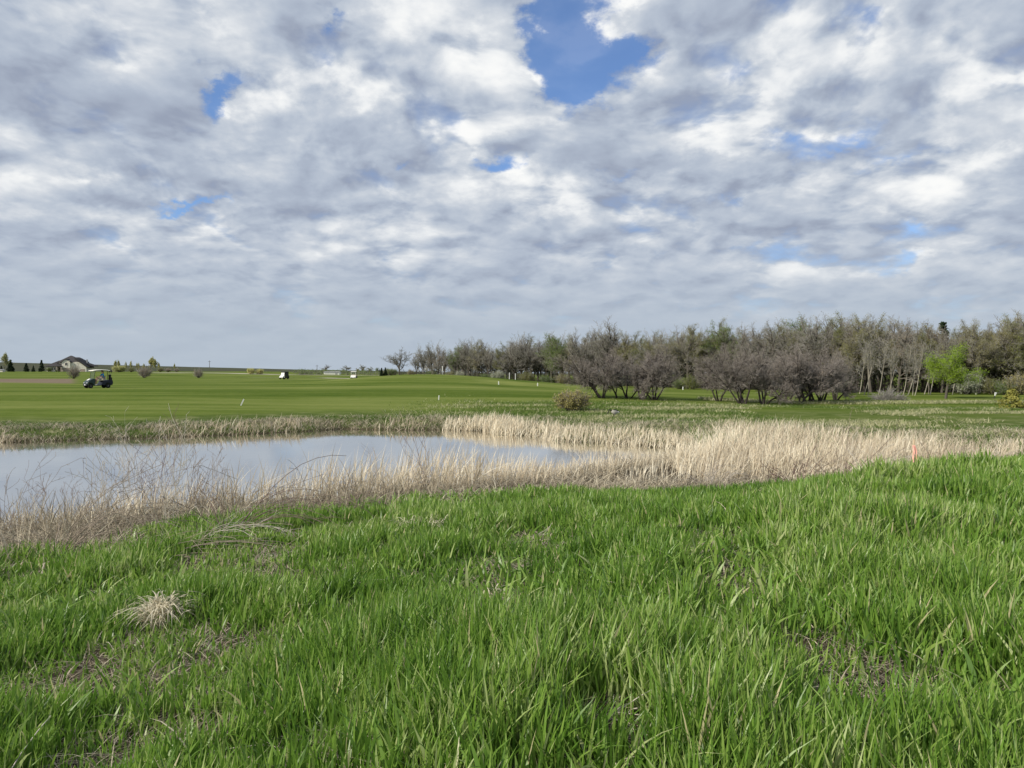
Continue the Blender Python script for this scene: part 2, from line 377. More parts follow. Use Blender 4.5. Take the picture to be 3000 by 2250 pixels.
wp = np.array([(-60,8),(8,8),(62,26),(62,44),(8,40),(-60,40)], float)
wm = bpy.data.meshes.new('pond_water')
wm.from_pydata([(x, y, WATER_Z) for x, y in wp], [], [tuple(range(len(wp)))]); wm.materials.append(M_WATER)
tag(link('water', wm), kind='structure')

# cart paths: pale strips laid on the turf
M_PATH = mat('path_gravel', (.42,.39,.30), .9, .2, scale=1.5)
def path(pts, width):
    V = []; F = []
    P_ = np.array(pts, float); seg = []
    for i in range(len(P_)-1):
        for k in range(12): seg.append(P_[i]+(P_[i+1]-P_[i])*k/12)
    seg.append(P_[-1]); seg = np.array(seg)
    tg = np.gradient(seg, axis=0); tg /= np.linalg.norm(tg, axis=1)[:, None]; nn = np.stack([-tg[:, 1], tg[:, 0]], -1)
    cols = 5
    for j in range(cols):
        q = seg+nn*width*(j/(cols-1)-.5); V.append(np.stack([q[:, 0], q[:, 1], ground(q[:, 0], q[:, 1])+.06], -1))
    V = np.stack(V, 1); n_ = len(seg); I = np.arange(n_*cols).reshape(n_, cols)
    Fq = np.stack([I[:-1, :-1], I[:-1, 1:], I[1:, 1:], I[1:, :-1]], -1).reshape(-1, 4)
    tag(link('path', np_mesh('path', V.reshape(-1, 3), 4, Fq, M_PATH)), kind='structure')
path([(-170,345),(-130,335),(-95,325),(-40,330)], 9)
path([(-80,215),(-58,205),(-30,176),(-8,158)], 3.5)

# ---------------------------------------------------------------- blades
def blades(name, x, y, h, w, bend, hue, mat_, segs=4, lean=None, zoff=None, droop=.0, stiff=1.6, zb=None):
    """one strip of tapering quads for each blade, bending over in its own direction"""
    n = len(x); z = ground(x, y) if zb is None else zb
    if zoff is not None: z = z+zoff
    th = rs.rand(n)*2*np.pi                         # facing of the flat side
    la = rs.rand(n)*2*np.pi if lean is None else lean
    t_ = np.linspace(0, 1, segs+1)
    V = np.zeros((n, segs*2+1, 3)); hueA = np.repeat(hue, segs*2+1)
    for k, tt in enumerate(t_):
        out = bend*h*tt**stiff
        up = h*tt*(1-.30*bend*tt)-droop*h*tt**3
        cx = x+np.cos(la)*out; cy = y+np.sin(la)*out; cz = z+up-.02
        ww = w*.5*(1-tt**2.2)*(.75+.5*min(tt*3, 1))
        if k < segs:
            V[:, 2*k] = np.stack([cx-np.cos(th)*ww, cy-np.sin(th)*ww, cz], -1)
            V[:, 2*k+1] = np.stack([cx+np.cos(th)*ww, cy+np.sin(th)*ww, cz], -1)
        else: V[:, 2*k] = np.stack([cx, cy, cz], -1)
    base = (np.arange(n)*(segs*2+1))[:, None]
    F = []; cnt = []
    for k in range(segs-1): F.append(np.array([2*k, 2*k+1, 2*k+3, 2*k+2])); cnt.append(4)
    F.append(np.array([2*segs-2, 2*segs-1, 2*segs])); cnt.append(3)
    pat = np.concatenate(F); Fa = (base+pat[None]).ravel()
    return np_mesh(name, V.reshape(-1, 3), np.tile(np.array(cnt), n), Fa, mat_, dict(hue=hueA), smooth=True)
def sector(n, y0, y1, spread=.80, pw=2.0, x0=None, x1=None):
    """random spots in the wedge the camera faces; pw 2 is an even cover, less crowds them nearer"""
    y = (y0**pw+(y1**pw-y0**pw)*rs.rand(n))**(1/pw)
    x = (rs.rand(n)*2-1)*(spread*y+3.4) if x0 is None else x0+(x1-x0)*rs.rand(n)
    return x, y

# fresh spring grass on the near bank
N = 720000
x, y = sector(N, .9, 26, .80, .96)
x = x+(rs.rand(N)-.5)*.6
z, dp, dm = ground(x, y, True); dd = np.minimum(dp, dm)
cl = fbm(x*1.1, y*1.1, 3); cl2 = fbm(x*3.3+40, y*3.3, 2); big = fbm(x*.28+3, y*.28+8, 3)
BARE = [(.50,3.05,.16),(.42, 3.25, .34),(.30,3.9,.22),(.62, 5.6, .3),(-.18, 5.6, .35),(1.35,5.7,.25),(-1.6,3.5,.2),(-1.95,3.0,.36),(1.62,3.5,.14),(2.4,4.1,.2),(-1.35,6.0,.25),(-2.6,7.6,.5),(-1.4,9.0,.6),(-.9,10.2,.5)]
bare = np.zeros(N)
for bx, by, br in BARE: bare = np.maximum(bare, 1-sstep(br*.2, br*.85, np.hypot((x-bx), (y-by)*.8)))
keep = (rs.rand(N) < np.clip(.42+2.3*(cl-.32)+1.2*(cl2-.5), .16, 1)*(1-.94*bare))
edge = sstep(-.1, 1.8, dd-1.0-.9*sstep(3, 8, x)+(fbm(x*.6, y*.6)-.5)*4.6-1.6*sstep(1, -4, x))
keep &= (rs.rand(N) < edge) & (dd > .5) & (y < 24)
keep &= rs.rand(N) < np.where(y > 10, .9, 1)
x, y, cl, cl2, big, dd, bare = [q[keep] for q in (x, y, cl, cl2, big, dd, bare)]
n = len(x); dist = np.hypot(x, y)
h = (.12+.24*np.clip(cl*2.0-.5, 0, 1))*(.6+.65*rs.rand(n))*(1-.4*bare)*(.75+.5*big)*(1-.5*sstep(3.2, .3, dd))
w = (.0085+.0085*rs.rand(n)**1.4)*(1+np.clip(dist-3, 0, 30)*.10)
wind = np.where(rs.rand(n) < .25, .3+rs.randn(n)*.9, rs.rand(n)*2*np.pi)+(cl-.5)*3
hue = np.clip(.50+.23*rs.randn(n)+(big-.5)*.7+(cl2-.5)*.6, 0, .95)
hue = np.where(rs.rand(n) < .018, 1.0, hue)
tag(link('grass', blades('grass', x, y, h, w, .12+.60*rs.rand(n)**2.0, hue, M_GRASS, 4, wind)), 'long fresh green spring grass covering the near bank', 'grass', kind='stuff')
NG = n
# a second, broader leaved grass in loose patches
N = 40000; x, y = sector(N, .9, 18, .80, 1.1); z, dp, dm = ground(x, y, True)
k = (np.minimum(dp, dm) > 2.2) & (fbm(x*.8+90, y*.8, 3) > .47); x, y = x[k], y[k]; n = len(x)
tag(link('broad_grass', blades('broad_grass', x, y, .14+.22*rs.rand(n), (.014+.010*rs.rand(n))*(1+np.clip(y-3, 0, 30)*.07), .2+.8*rs.rand(n)**1.5, np.clip(.62+.2*rs.randn(n), 0, .96), M_GRASS, 5, droop=.08)), 'broader pale green leaves growing in patches through the grass', 'grass', kind='stuff')
# fine undergrowth between the blades: short dull blades and thatch
N = 260000; x, y = sector(N, .9, 22, .80, 1.0); z, dp, dm = ground(x, y, True); k = np.minimum(dp, dm) > .2; x, y = x[k], y[k]; n = len(x)
h = .05+.12*rs.rand(n); w = (.004+.003*rs.rand(n))*(1+np.clip(y-3, 0, 30)*.13)
tag(link('thatch', blades('thatch', x, y, h, w, .9+1.2*rs.rand(n), np.clip(rs.rand(n)**1.6*.8, 0, 1), M_DRY, 3)), 'matted dead thatch lying between the green grass blades', 'thatch', kind='stuff')
# scattered dead leaves standing in the green
N = 2600; x, y = sector(N, 1.5, 20, .8, 1.3); z, dp, dm = ground(x, y, True)
k = (fbm(x*.9+60, y*.9) > .52) & (np.minimum(dp, dm) > .6); x, y = x[k], y[k]; n = len(x)
tag(link('dead_blades', blades('dead_blades', x, y, .14+.24*rs.rand(n), (.005+.005*rs.rand(n))*(1+np.clip(y-3,0,30)*.08), .5+1.2*rs.rand(n), .5+.5*rs.rand(n), M_DRY, 5, droop=.25)), 'scattered straw coloured dead blades among the green grass', 'dead grass', kind='stuff')

# tan dead grass and low litter between the green bank and the reeds
N = 190000
x, y = sector(N, 8, 27, .85, 1.2); z, dp, dm = ground(x, y, True); dd = np.minimum(dp, dm)
pat = fbm(x*.8+11, y*.8, 3)
lim = 3.6+2.4*sstep(1, -4, x)+1.0*sstep(2, 10, x); k = (dd > -.2) & (dd < lim) & (y < 25) & (rs.rand(N) < sstep(lim+.3, .6, dd+(pat-.5)*4.5)*.95)
x, y, dd, pat = x[k], y[k], dd[k], pat[k]; n = len(x)
h = (.12+.46*rs.rand(n)**1.6)*(1-.3*sstep(.5, 3, dd))*(1+.35*sstep(0, 4, x)*sstep(4.5, 3, dd)); w = .0085*(1+np.clip(y-8, 0, 30)*.05)*(.7+.6*rs.rand(n))
hue = np.clip(.42+.28*rs.randn(n)-.25*(pat-.5)*2, 0, 1)
tag(link('dead_grass', blades('dead_grass', x, y, h, w, .5+1.3*rs.rand(n), hue, M_DRY, 4, droop=.15)), 'tangled grey and tan dead grass along the edge of the near bank', 'dead grass', kind='stuff')

# reeds of the near shore, standing in front of the open water
def reed_bed(name, label, x, y, h, hue, w0=.011):
    n = len(x); z, dp, dm = ground(x, y, True); zb = np.maximum(z, WATER_Z-.05)
    w = w0*(.6+.8*rs.rand(n))*(1+np.clip(y-12, 0, 40)*.035)
    bend = np.where(rs.rand(n) < .36, .5+1.1*rs.rand(n), .08+.36*rs.rand(n))
    lean = .2+rs.randn(n)*1.3
    tag(link(name, blades(name, x, y, h, w, bend, hue, M_REED, 4, lean, zb=zb, droop=.05)), label, 'reeds', kind='stuff')
N = 90000; x, y = sector(N, 9, 27, .85, 1.3); z, dp, dm = ground(x, y, True)
pat = fbm(x*.7+5, y*.7+2, 3); depth = .5+1.9*sstep(-6.5, -1, x)
k = (dp > -depth*(.5+pat)) & (dp < 1.1) & (y < 24.5) & (y < 14+.62*(x+8.6)+6.4) & (rs.rand(N) < (.14+.5*sstep(-7, -3, x)+.44*sstep(.44, .6, pat))*sstep(-depth*1.2, -.2, dp))
x, y, pat = x[k], y[k], pat[k]; n = len(x)
hmax = .55+.62*sstep(-8, -3.5, x)-.62*sstep(-2.0, 1.6, x)
reed_bed('shore_reeds', 'tan dry reeds along the near shore in front of the pond', x, y, hmax*(.45+.75*rs.rand(n))*(.7+.6*pat), np.clip(.45+.27*rs.randn(n), 0, 1))
# the big reed bed right of the pond
N = 210000; x = -1+47*rs.rand(N); y = 16+26*rs.rand(N)
k = x < y*.82+4; x, y = x[k], y[k]; z, dp, dm = ground(x, y, True); pat = fbm(x*.55+31, y*.55, 3)
k = (dm < .25) & (rs.rand(len(x)) < np.where(y < 22, np.where(x < 4.5, .28, .8), .72)*np.clip(.45+2.2*(pat-.32), .3, 1)); x, y, pat = x[k], y[k], pat[k]; n = len(x)
z, dp, dm = ground(x, y, True)
h = (.72+.62*rs.rand(n)**1.4)*(.70+.5*pat)*(1-.42*sstep(-1.6, .2, dm))*(1-.25*sstep(18, 10, y+x*.2))
h = np.where((y < 22.5) & (x < 4.5), h*.42, h)*(1-.22*sstep(9, 16, x))
reed_bed('reed_bed', 'broad bed of pale tan reeds right of the pond', x, y, h, np.clip(.50+.27*rs.randn(n)+(pat-.5)*.9-.12*sstep(6, 14, x), 0, 1), .012)
# fringe of reeds on the far shore
N = 90000; x = -45+52*rs.rand(N); y = 26+12*rs.rand(N); z, dp, dm = ground(x, y, True)
pat = fbm(x*.35+77, y*.35, 3)
k = (dp > -.35) & (dp < 1.5) & (rs.rand(N) < np.where(x > -3.4, .85, np.clip(2.2*(pat-.46), .05, .55))); x, y, pat = x[k], y[k], pat[k]; n = len(x)
h = np.where(x > -3.4, .30+.30*rs.rand(n)+.38*np.exp(-((x+.9)/1.2)**2), (.18+.34*rs.rand(n))*(.4+1.1*sstep(.45, .62, pat)))
reed_bed('far_reeds', 'short tan reeds lining the far shore of the pond', x, y, h, np.clip(np.where(x > -3.4, .6, .3)+.22*rs.randn(n), 0, 1), .012)
# rough bank beyond the pond: grey brown dead grass mixed with new green
N = 260000; x = -60+90*rs.rand(N); y = 25+18*rs.rand(N); z, dp, dm = ground(x, y, True); dd = np.minimum(dp, dm)
k = (np.abs(x) < y*.80+4) & (dd > 0) & (dd < 4.4+(fbm(x*.3, y*.3)-.5)*4) & (y > 24.5) & (dm > .3); x, y, dd = x[k], y[k], dd[k]; n = len(x)
pat = fbm(x*.5+3, y*.9+8, 3)
h = (.10+.20*rs.rand(n))*(.7+.6*pat); w = .020*(.6+.8*rs.rand(n))
dry = rs.rand(n) < np.clip(.70-.11*dd+(pat-.5)*1.6+.12*sstep(-5, 2, x), .08, .95)
tag(link('bank_dead_grass', blades('bank_dead_grass', x[dry], y[dry], h[dry]*1.1, w[dry], .4+1.2*rs.rand(dry.sum()), np.clip(.34+.13*dd[dry]*.5+.25*rs.randn(dry.sum()), 0, 1), M_DRY, 3)), 'brown and grey dead grass on the bank behind the pond', 'dead grass', kind='stuff')
g_ = ~dry
tag(link('bank_grass', blades('bank_grass', x[g_], y[g_], h[g_], w[g_], .4+.9*rs.rand(g_.sum()), np.clip(.35+.2*rs.randn(g_.sum()), 0, .7), M_MEADOW, 3)), 'low green grass mixed into the bank behind the pond', 'grass', kind='stuff')
# rough meadow right of the pond and under the dark trees
N = 330000; x = -14+74*rs.rand(N); y = 28+34*rs.rand(N); z, dp, dm = ground(x, y, True); dd = np.minimum(dp, dm)
pat = fbm(x*.22+13, y*.45+1, 4); p2 = fbm(x*.9, y*2.2, 2)
lim = sstep(-9, 2, x)*sstep(60, 50, y+(pat-.5)*16)
k = (dd > .6) & (np.abs(x) < y*.80+4) & (rs.rand(N) < lim*.8) & ~((x > 14) & (y > 33) & (y < 52) & (pat < .6)); x, y, pat, p2, dd = x[k], y[k], pat[k], p2[k], dd[k]; n = len(x)
pale = rs.rand(n) < np.clip((pat-.44)*3.2+(p2-.5)*.8+.45*sstep(5, .5, dd), .02, .85)
hue = np.where(pale, .76+.22*rs.rand(n), .15+.55*rs.rand(n))
h = (.07+.13*rs.rand(n))*(.8+.5*pat)+np.where(pale, .06, 0); w = .024*(.6+.8*rs.rand(n))
tag(link('meadow_grass', blades('meadow_grass', x, y, h, w, .3+1.2*rs.rand(n), hue, M_MEADOW, 3)), 'patchy green and straw meadow grass right of the pond', 'grass', kind='stuff')
# pale unmown strip in front of the wood
N = 26000; x = 16+70*rs.rand(N); y = 64+3.4*(rs.rand(N)-.5)+(x-30)*.08+1.4*np.sin(x*.2); k = (np.abs(x) < y*.85) & (rs.rand(N) < .35+fbm(x*.3, y)*.6); x, y = x[k], y[k]; n = len(x)
tag(link('strip_grass', blades('strip_grass', x, y, .16+.2*rs.rand(n), .03+.03*rs.rand(n), .4+.8*rs.rand(n), .62+.38*rs.rand(n), M_MEADOW, 3)), 'pale unmown strip of grass in front of the wood', 'grass', kind='stuff')
# green shoots coming up through the reed bed, and tall weed stalks on the left bank
N = 26000; x = 2+40*rs.rand(N); y = 17+20*rs.rand(N); z, dp, dm = ground(x, y, True)
k = (dm < .4) & (x < y*.82) & (y > 24-.2*(x-6)) & (fbm(x*.5+50, y*.9, 3) > .5); x, y = x[k], y[k]; n = len(x)
tag(link('green_shoots', blades('green_shoots', x, y, .35+.55*rs.rand(n), .02+.016*rs.rand(n), .3+.8*rs.rand(n), .1+.5*rs.rand(n), M_MEADOW, 4)), 'green shoots rising through the pale reed bed', 'grass', kind='stuff')
N = 60000; x, y = sector(N, 8, 19, .80, 1.2); z, dp, dm = ground(x, y, True)
k = (dp > -.4) & (dp < 4.2) & (x < -.6) & (rs.rand(N) < sstep(.40, .62, fbm(x*.9+21, y*.9, 3))*.55*sstep(4.4, 1.5, dp)*sstep(-.2, -3, x)); x, y = x[k], y[k]; n = len(x)
z = np.maximum(ground(x, y), WATER_Z)
tag(link('weed_stalks', blades('weed_stalks', x, y, .30+.62*rs.rand(n)**1.4, .007+.006*rs.rand(n), .15+.9*rs.rand(n)**1.5, np.clip(.35+.3*rs.randn(n), 0, 1), M_DRY, 5, zb=z, droop=.06)), 'tangle of tall dead weed stalks along the left part of the near shore', 'dead weeds', kind='stuff')

# ---------------------------------------------------------------- woody plants
def seg_mesh(name, P0, P1, R0, R1, sides, mats, leaves=None, leaf_size=.07, attrs=None):
    """tapering prisms along every segment, plus small leaf quads"""
    P0, P1 = np.asarray(P0, float), np.asarray(P1, float); R0, R1 = np.asarray(R0, float), np.asarray(R1, float)
    d = P1-P0; L = np.linalg.norm(d, axis=1)[:, None]+1e-9; d = d/L
    ref = np.tile([0.31, .17, .93], (len(d), 1)); bad = np.abs((d*ref).sum(1)) > .97; ref[bad] = [1, .1, 0]
    u = np.cross(d, ref); u /= np.linalg.norm(u, axis=1)[:, None]; v = np.cross(d, u)
    a = np.arange(sides)*2*np.pi/sides
    ring = np.cos(a)[None, :, None]*u[:, None]+np.sin(a)[None, :, None]*v[:, None]
    A0 = P0[:, None]+ring*R0[:, None, None]; A1 = P1[:, None]+ring*R1[:, None, None]
    V = np.concatenate([A0, A1], 1).reshape(-1, 3)
    b = (np.arange(len(P0))*2*sides)[:, None, None]
    i = np.arange(sides); j = (i+1) % sides
    F = (b+np.stack([i, j, j+sides, i+sides], -1)[None]).reshape(-1, 4)
    mi = np.zeros(len(F), int)
    if leaves is not None and len(leaves):
        lv = np.asarray(leaves, float); m = len(lv)
        q1 = rs.randn(m, 3); q1 /= np.linalg.norm(q1, axis=1)[:, None]; q2 = np.cross(q1, rs.randn(m, 3)); q2 /= np.linalg.norm(q2, axis=1)[:, None]
        s = leaf_size*(.6+.8*rs.rand(m))[:, None]
        LV = np.stack([lv-q1*s, lv-q2*s*.5, lv+q1*s, lv+q2*s*.5], 1).reshape(-1, 3)
        LF = (len(V)+np.arange(m*4)).reshape(-1, 4)
        V = np.concatenate([V, LV]); F = np.concatenate([F, LF]); mi = np.concatenate([mi, np.ones(m, int)])
    return np_mesh(name, V, 4, F, mats, smooth=False, mat_idx=mi)

class Grow:
    def __init__(s, seed): s.r = random.Random(seed); s.seg = []; s.tips = []
    def g(s, m, d): return s.r.gauss(m, d)
    def limb(s, p, d, L, r, lev, spec):
        """spec[lev] = (pieces, wander, lift, children, angle, length ratio, start, tipradius)"""
        pc, wan, lift, kids, ang_, ratio, start, tipf = spec[lev]
        step = L/pc; pts = [(p, r)]; q = p.copy(); dd = d.normalized()
        for i in range(pc):
            dd = (dd+Vector((s.g(0, wan), s.g(0, wan), s.g(0, wan)+lift))).normalized()
            q2 = q+dd*step; f = (i+1)/pc; r2 = r*(1-f*(1-tipf)); s.seg.append((q.copy(), q2.copy(), pts[-1][1], r2, lev)); pts.append((q2.copy(), r2)); q = q2
        if lev+1 >= len(spec): s.tips.append(q.copy()); s.tips.append(q-dd*step*.7); return
        n = max(1, int(round(s.g(kids, kids*.12))))
        for k in range(n):
            f = start+(1-start)*(k+s.r.random())/n; f = min(f, .999)
            i = int(f*pc); fr = f*pc-i; b = pts[i][0].lerp(pts[i+1][0], fr); rb = pts[i][1]*(1-fr)+pts[i+1][1]*fr
            ax = (pts[i+1][0]-pts[i][0]).normalized(); side = ax.orthogonal().normalized()
            side.rotate(Matrix.Rotation(s.r.random()*2*math.pi, 3, ax))
            an = R(ang_*(1.15-.5*f)+s.g(0, 6)); nd = ax*math.cos(an)+side*math.sin(an)
            s.limb(b, nd, L*ratio*(1.15-.55*f)*s.r.uniform(.7, 1.2), min(rb*.75, r*.6), lev+1, spec)
        s.limb(q, dd, L*ratio*.8, pts[-1][1], lev+1, spec)
def emit(g, split, twig_min, leaf_n, leaf_size, mt, mc, ml, stretch=(1,1,1), leaf_jit=.12, twig_sides=3):
    st = np.array(stretch)
    out = []
    for lo, hi, sd_, nm in ((0, split, 6, 'trunk'), (split, 99, twig_sides, 'crown')):
        q = [t_ for t_ in g.seg if lo <= t_[4] < hi]
        P0 = np.array([t_[0][:] for t_ in q])*st; P1 = np.array([t_[1][:] for t_ in q])*st
        R0 = np.maximum([t_[2] for t_ in q], twig_min); R1 = np.maximum([t_[3] for t_ in q], twig_min*.8)
        lv = None
        if nm == 'crown' and leaf_n and len(g.tips):
            tp = np.array([t_[:] for t_ in g.tips])*st; lv = tp[rs.randint(0, len(tp), leaf_n)]+rs.randn(leaf_n, 3)*leaf_jit
        out.append(seg_mesh(nm, P0, P1, R0, R1, sd_, [mt] if nm == 'trunk' else [mc, ml], lv, leaf_size))
    return out
def wood_mat(name, cols, rough=.9):
    t = NT(name); n = t.noise(3.0, 5, .6, t.obj((1, 1, .35)))
    c = t.ramp(t.orand(), [(i/(len(cols)-1), c_) for i, c_ in enumerate(cols)])
    c = t.mix(t.rng(n, .3, .7, 0, .5), c, t.mix(.5, c, (.05, .042, .036)))
    return t.bsdf(c, rough, .1)
def leaf_mat(name, cols, trans=.35):
    t = NT(name); c = t.ramp(t.orand(), [(i/(len(cols)-1), c_) for i, c_ in enumerate(cols)])
    n = t.noise(.9, 3, .6, t.pos())
    c = t.mix(t.rng(n, .35, .65), t.mix(.35, c, (.03, .05, .01)), c)
    return t.bsdf(c, .6, .2, trans=trans)
M_BARK = wood_mat('tree_bark', [(.075,.065,.052),(.12,.108,.09),(.06,.052,.042)])
M_TWIG = wood_mat('tree_twigs', [(.275,.262,.235),(.35,.335,.30),(.24,.225,.20),(.31,.298,.265)])
M_DBARK = wood_mat('dark_bark', [(.045,.038,.034),(.065,.055,.05)])
M_DTWIG = wood_mat('purple_twigs', [(.28,.25,.225),(.33,.295,.265),(.27,.25,.23)])
M_PBARK = wood_mat('pale_bark', [(.38,.35,.28),(.26,.235,.19)])
M_BUDS = leaf_mat('spring_buds', [(.28,.28,.10),(.36,.32,.15),(.22,.25,.07),(.34,.29,.16)])
M_GLEAF = leaf_mat('green_leaves', [(.14,.22,.05),(.20,.27,.07)])
M_LIME = leaf_mat('lime_leaves', [(.30,.43,.045),(.30,.43,.045)])
M_RUST = leaf_mat('rust_buds', [(.40,.31,.22),(.36,.28,.20)])
M_YELLOW = leaf_mat('yellow_buds', [(.66,.64,.26),(.56,.56,.28)])
M_WHITE = leaf_mat('white_blossom', [(.55,.56,.44),(.48,.50,.38)])
M_NEEDLE = leaf_mat('spruce_needles', [(.022,.040,.022),(.035,.055,.028)], .1)
M_YNEEDLE = leaf_mat('young_needles', [(.30,.29,.07),(.30,.29,.07)], .2)

def big_tree(seed, H=10., leaf=0, lm=None, bark=None, spread=1.0, trunk_f=.45, r=.19, twig=.011, lsz=.07):
    g = Grow(seed)
    spec = [(6, .05, .03, 10, 50*spread, .66, .34, .45), (5, .12, .06, 6, 46, .52, .2, .35), (4, .16, .03, 6, 46, .52, .12, .4), (3, .2, .01, 5, 44, .62, .1, .4), (2, .2, .0, 1, 0, 0, 0, .5)]
    g.limb(Vector((0, 0, -.2)), Vector((g.g(0, .06), g.g(0, .06), 1)), H*trunk_f, r, 0, spec)
    mx = max(t_[1].z for t_ in g.seg); k = H/mx
    return emit(g, 3, twig/k, leaf, lsz/k, bark or M_BARK, M_TWIG, lm or M_BUDS, (k, k, k))
def orchard_tree(seed, H=4.8, W=1.0, stems=4):
    g = Grow(seed)
    spec = [(5, .12, .04, 8, 46, .66, .42, .45), (4, .15, .03, 6, 46, .56, .12, .4), (3, .19, .01, 7, 48, .55, .1, .4), (3, .22, .0, 5, 45, .62, .1, .5), (2, .2, 0, 1, 0, 0, 0, .5)]
    a0 = g.r.random()*6.28
    for i in range(stems):
        a = a0+i*2*math.pi/stems+g.g(0, .3); tl = g.r.uniform(.25, .80)
        g.limb(Vector((math.cos(a)*.08, math.sin(a)*.08, -.1)), Vector((math.cos(a)*tl, math.sin(a)*tl, 1)), 2.0*g.r.uniform(.65, 1.15), .085*g.r.uniform(.7, 1.2), 0, spec)
    mx = max(t_[1].z for t_ in g.seg); k = H/mx
    return emit(g, 3, .0050/k, 2200, .026/k, M_DBARK, M_DTWIG, M_RUST, (k*W, k*W, k), leaf_jit=.1)
def shrub(seed, H=1.3, W=1.2, stems=26, tw=.006, leaf=0, lm=None, wood=None, cw=None, lsz=.03, lift=.06, jit=.06):
    g = Grow(seed)
    spec = [(5, .10, lift, 5, 34, .55, .2, .5), (3, .16, .05, 4, 36, .55, .15, .5), (2, .2, .02, 1, 0, 0, 0, .5)]
    for i in range(stems):
        a = g.r.random()*6.28; tl = g.r.random()**.7*W
        g.limb(Vector((math.cos(a)*tl*.2, math.sin(a)*tl*.2, -.06)), Vector((math.cos(a)*tl, math.sin(a)*tl, 1)), H*.8*g.r.uniform(.7, 1.1), tw*2.2, 0, spec)
    mx = max(t_[1].z for t_ in g.seg); k = H/mx
    return emit(g, 1, tw/k, leaf, lsz/k, wood or M_BARK, cw or M_TWIG, lm or M_BUDS, (k, k, k), leaf_jit=jit)
def conifer(seed, H, Wd, mneed, bare=.06, layers=16, dens=150, nl=.16):
    r_ = np.random.RandomState(seed); P0 = []; P1 = []; lv = []
    for i in range(layers):
        f = (i+.5)/layers; z = H*(bare+(1-bare)*f); Rr_ = Wd*.5*(1-f)**.85*(.85+.3*r_.rand())
        for k in range(9):
            a = r_.rand()*6.28; e = np.array([math.cos(a)*Rr_, math.sin(a)*Rr_, z-Rr_*.12+.1*H*(1-f)*.2]); s_ = np.array([0, 0, z])
            P0.append(s_); P1.append(e)
            n_ = max(4, int(dens/9*(1-f*.6))); t_ = r_.rand(n_)**.6
            lv.append(s_+(e-s_)*t_[:, None]+r_.randn(n_, 3)*np.array([.07, .07, .035])*Wd*.5)
    tr = seg_mesh('trunk', [(0,0,-.1),(0,0,H*.5)], [(0,0,H*.5),(0,0,H*.98)], [H*.018,H*.011], [H*.011,H*.003], 6, [M_DBARK])
    cr_ = seg_mesh('crown', P0, P1, [H*.003]*len(P0), [H*.0015]*len(P0), 3, [M_DBARK, mneed], np.concatenate(lv), nl*Wd*.5)
    return [tr, cr_]
def plant(kind, meshes, loc, label, cat, group=None, rz=0., scale=1., names=('trunk', 'crown')):
    e = empty(kind, loc, rz, scale)
    tag(e, label, cat, group)
    for nm, me in zip(names, meshes): link(nm, me, e)
    return e
def spot(px, py, y0=30, y1=700):        # where the ground shows at that bearing and dip
    ys = np.geomspace(y0, y1, 700); xs = (px-1500)/FPX*ys; zs = ground(xs, ys); pr = HZ+(EYE-zs)*FPX/ys
    i = int(np.argmin(np.abs(pr-py))); return Vector((xs[i], ys[i], zs[i]))
rnd = random.Random(11)

# the wood: its edge runs from right beside the fairway back to the far left
FD = np.array([(900,330),(1120,300),(1170,285),(1250,235),(1400,182),(1700,150),(2000,117),(2400,100),(2600,93),(3000,88),(3600,86)], float)
TOP = np.array([(1120,1045),(1150,1022),(1172,1018),(1200,1050),(1225,1020),(1240,1008),(1265,1002),(1285,1010),(1310,1040),(1330,1018),(1355,1000),(1375,998),(1405,996),(1425,1015),(1450,1010),(1490,1002),(1510,985),(1535,978),(1560,988),(1585,982),(1620,975),(1650,982),(1680,980),
  (1708,955),(1735,962),(1772,938),(1800,965),(1838,975),(1880,985),(1915,970),(1965,966),(2000,952),(2030,965),(2060,955),(2085,972),(2112,944),(2145,958),(2175,952),(2210,975),(2262,948),(2300,940),(2330,948),(2363,920),(2395,932),(2440,920),(2475,935),(2510,930),(2545,932),(2590,926),(2635,932),(2680,946),(2720,945),(2790,965),(2830,955),(2880,945),(2925,950),(2955,925),(2990,916),(3050,920),(3600,915)], float)
def D(px): return float(np.interp(px, FD[:, 0], FD[:, 1]))
def top(px): return float(np.interp(px, TOP[:, 0], TOP[:, 1]))
bareP = [big_tree(s_, leaf=900, spread=sp_, lsz=.05) for s_, sp_ in ((1,1.0),(2,1.15),(5,.85))]
budP = [big_tree(s_, leaf=13000, lm=M_BUDS, spread=sp_, lsz=.055) for s_, sp_ in ((7,1.1),(9,.95),(12,1.2))]
greenP = [big_tree(21, leaf=12000, lm=M_GLEAF, lsz=.075)]
rustP = [big_tree(31, leaf=6000, lm=M_RUST, lsz=.05, spread=1.1)]
SPECIAL = {1172: ('bare_tree', bareP[1], 'lone round crowned bare tree at the far left end of the wood'),
  1375: ('bare_tree', bareP[0], 'spreading bare tree with a long grey trunk near the left end of the wood'),
  1772: ('bare_tree', bareP[2], 'tallest thin bare tree rising behind the leftmost dark orchard tree'),
  2869: ('bare_tree', budP[0], 'brown spreading tree with a leaning trunk right of the lime green tree'),
  2990: ('bare_tree', bareP[1], 'tall bare tree with a dark trunk at the right edge of the view')}
kinds = {'bare': ('bare_tree', 'leafless grey brown tree in the back rank of the wood'),
  'bud': ('budding_tree', 'tree hazed with olive buds in the back rank of the wood'),
  'green': ('leafing_tree', 'tree with fresh mid green leaves in the back rank'),
  'rust': ('rusty_tree', 'tree with rusty brown buds in the back rank of the wood')}
ORD = ['first', 'second', 'third', 'fourth', 'fifth', 'sixth', 'seventh', 'eighth', 'ninth', 'tenth', 'eleventh', 'twelfth', 'thirteenth', 'fourteenth', 'fifteenth', 'sixteenth', 'seventeenth', 'eighteenth', 'nineteenth', 'twentieth']
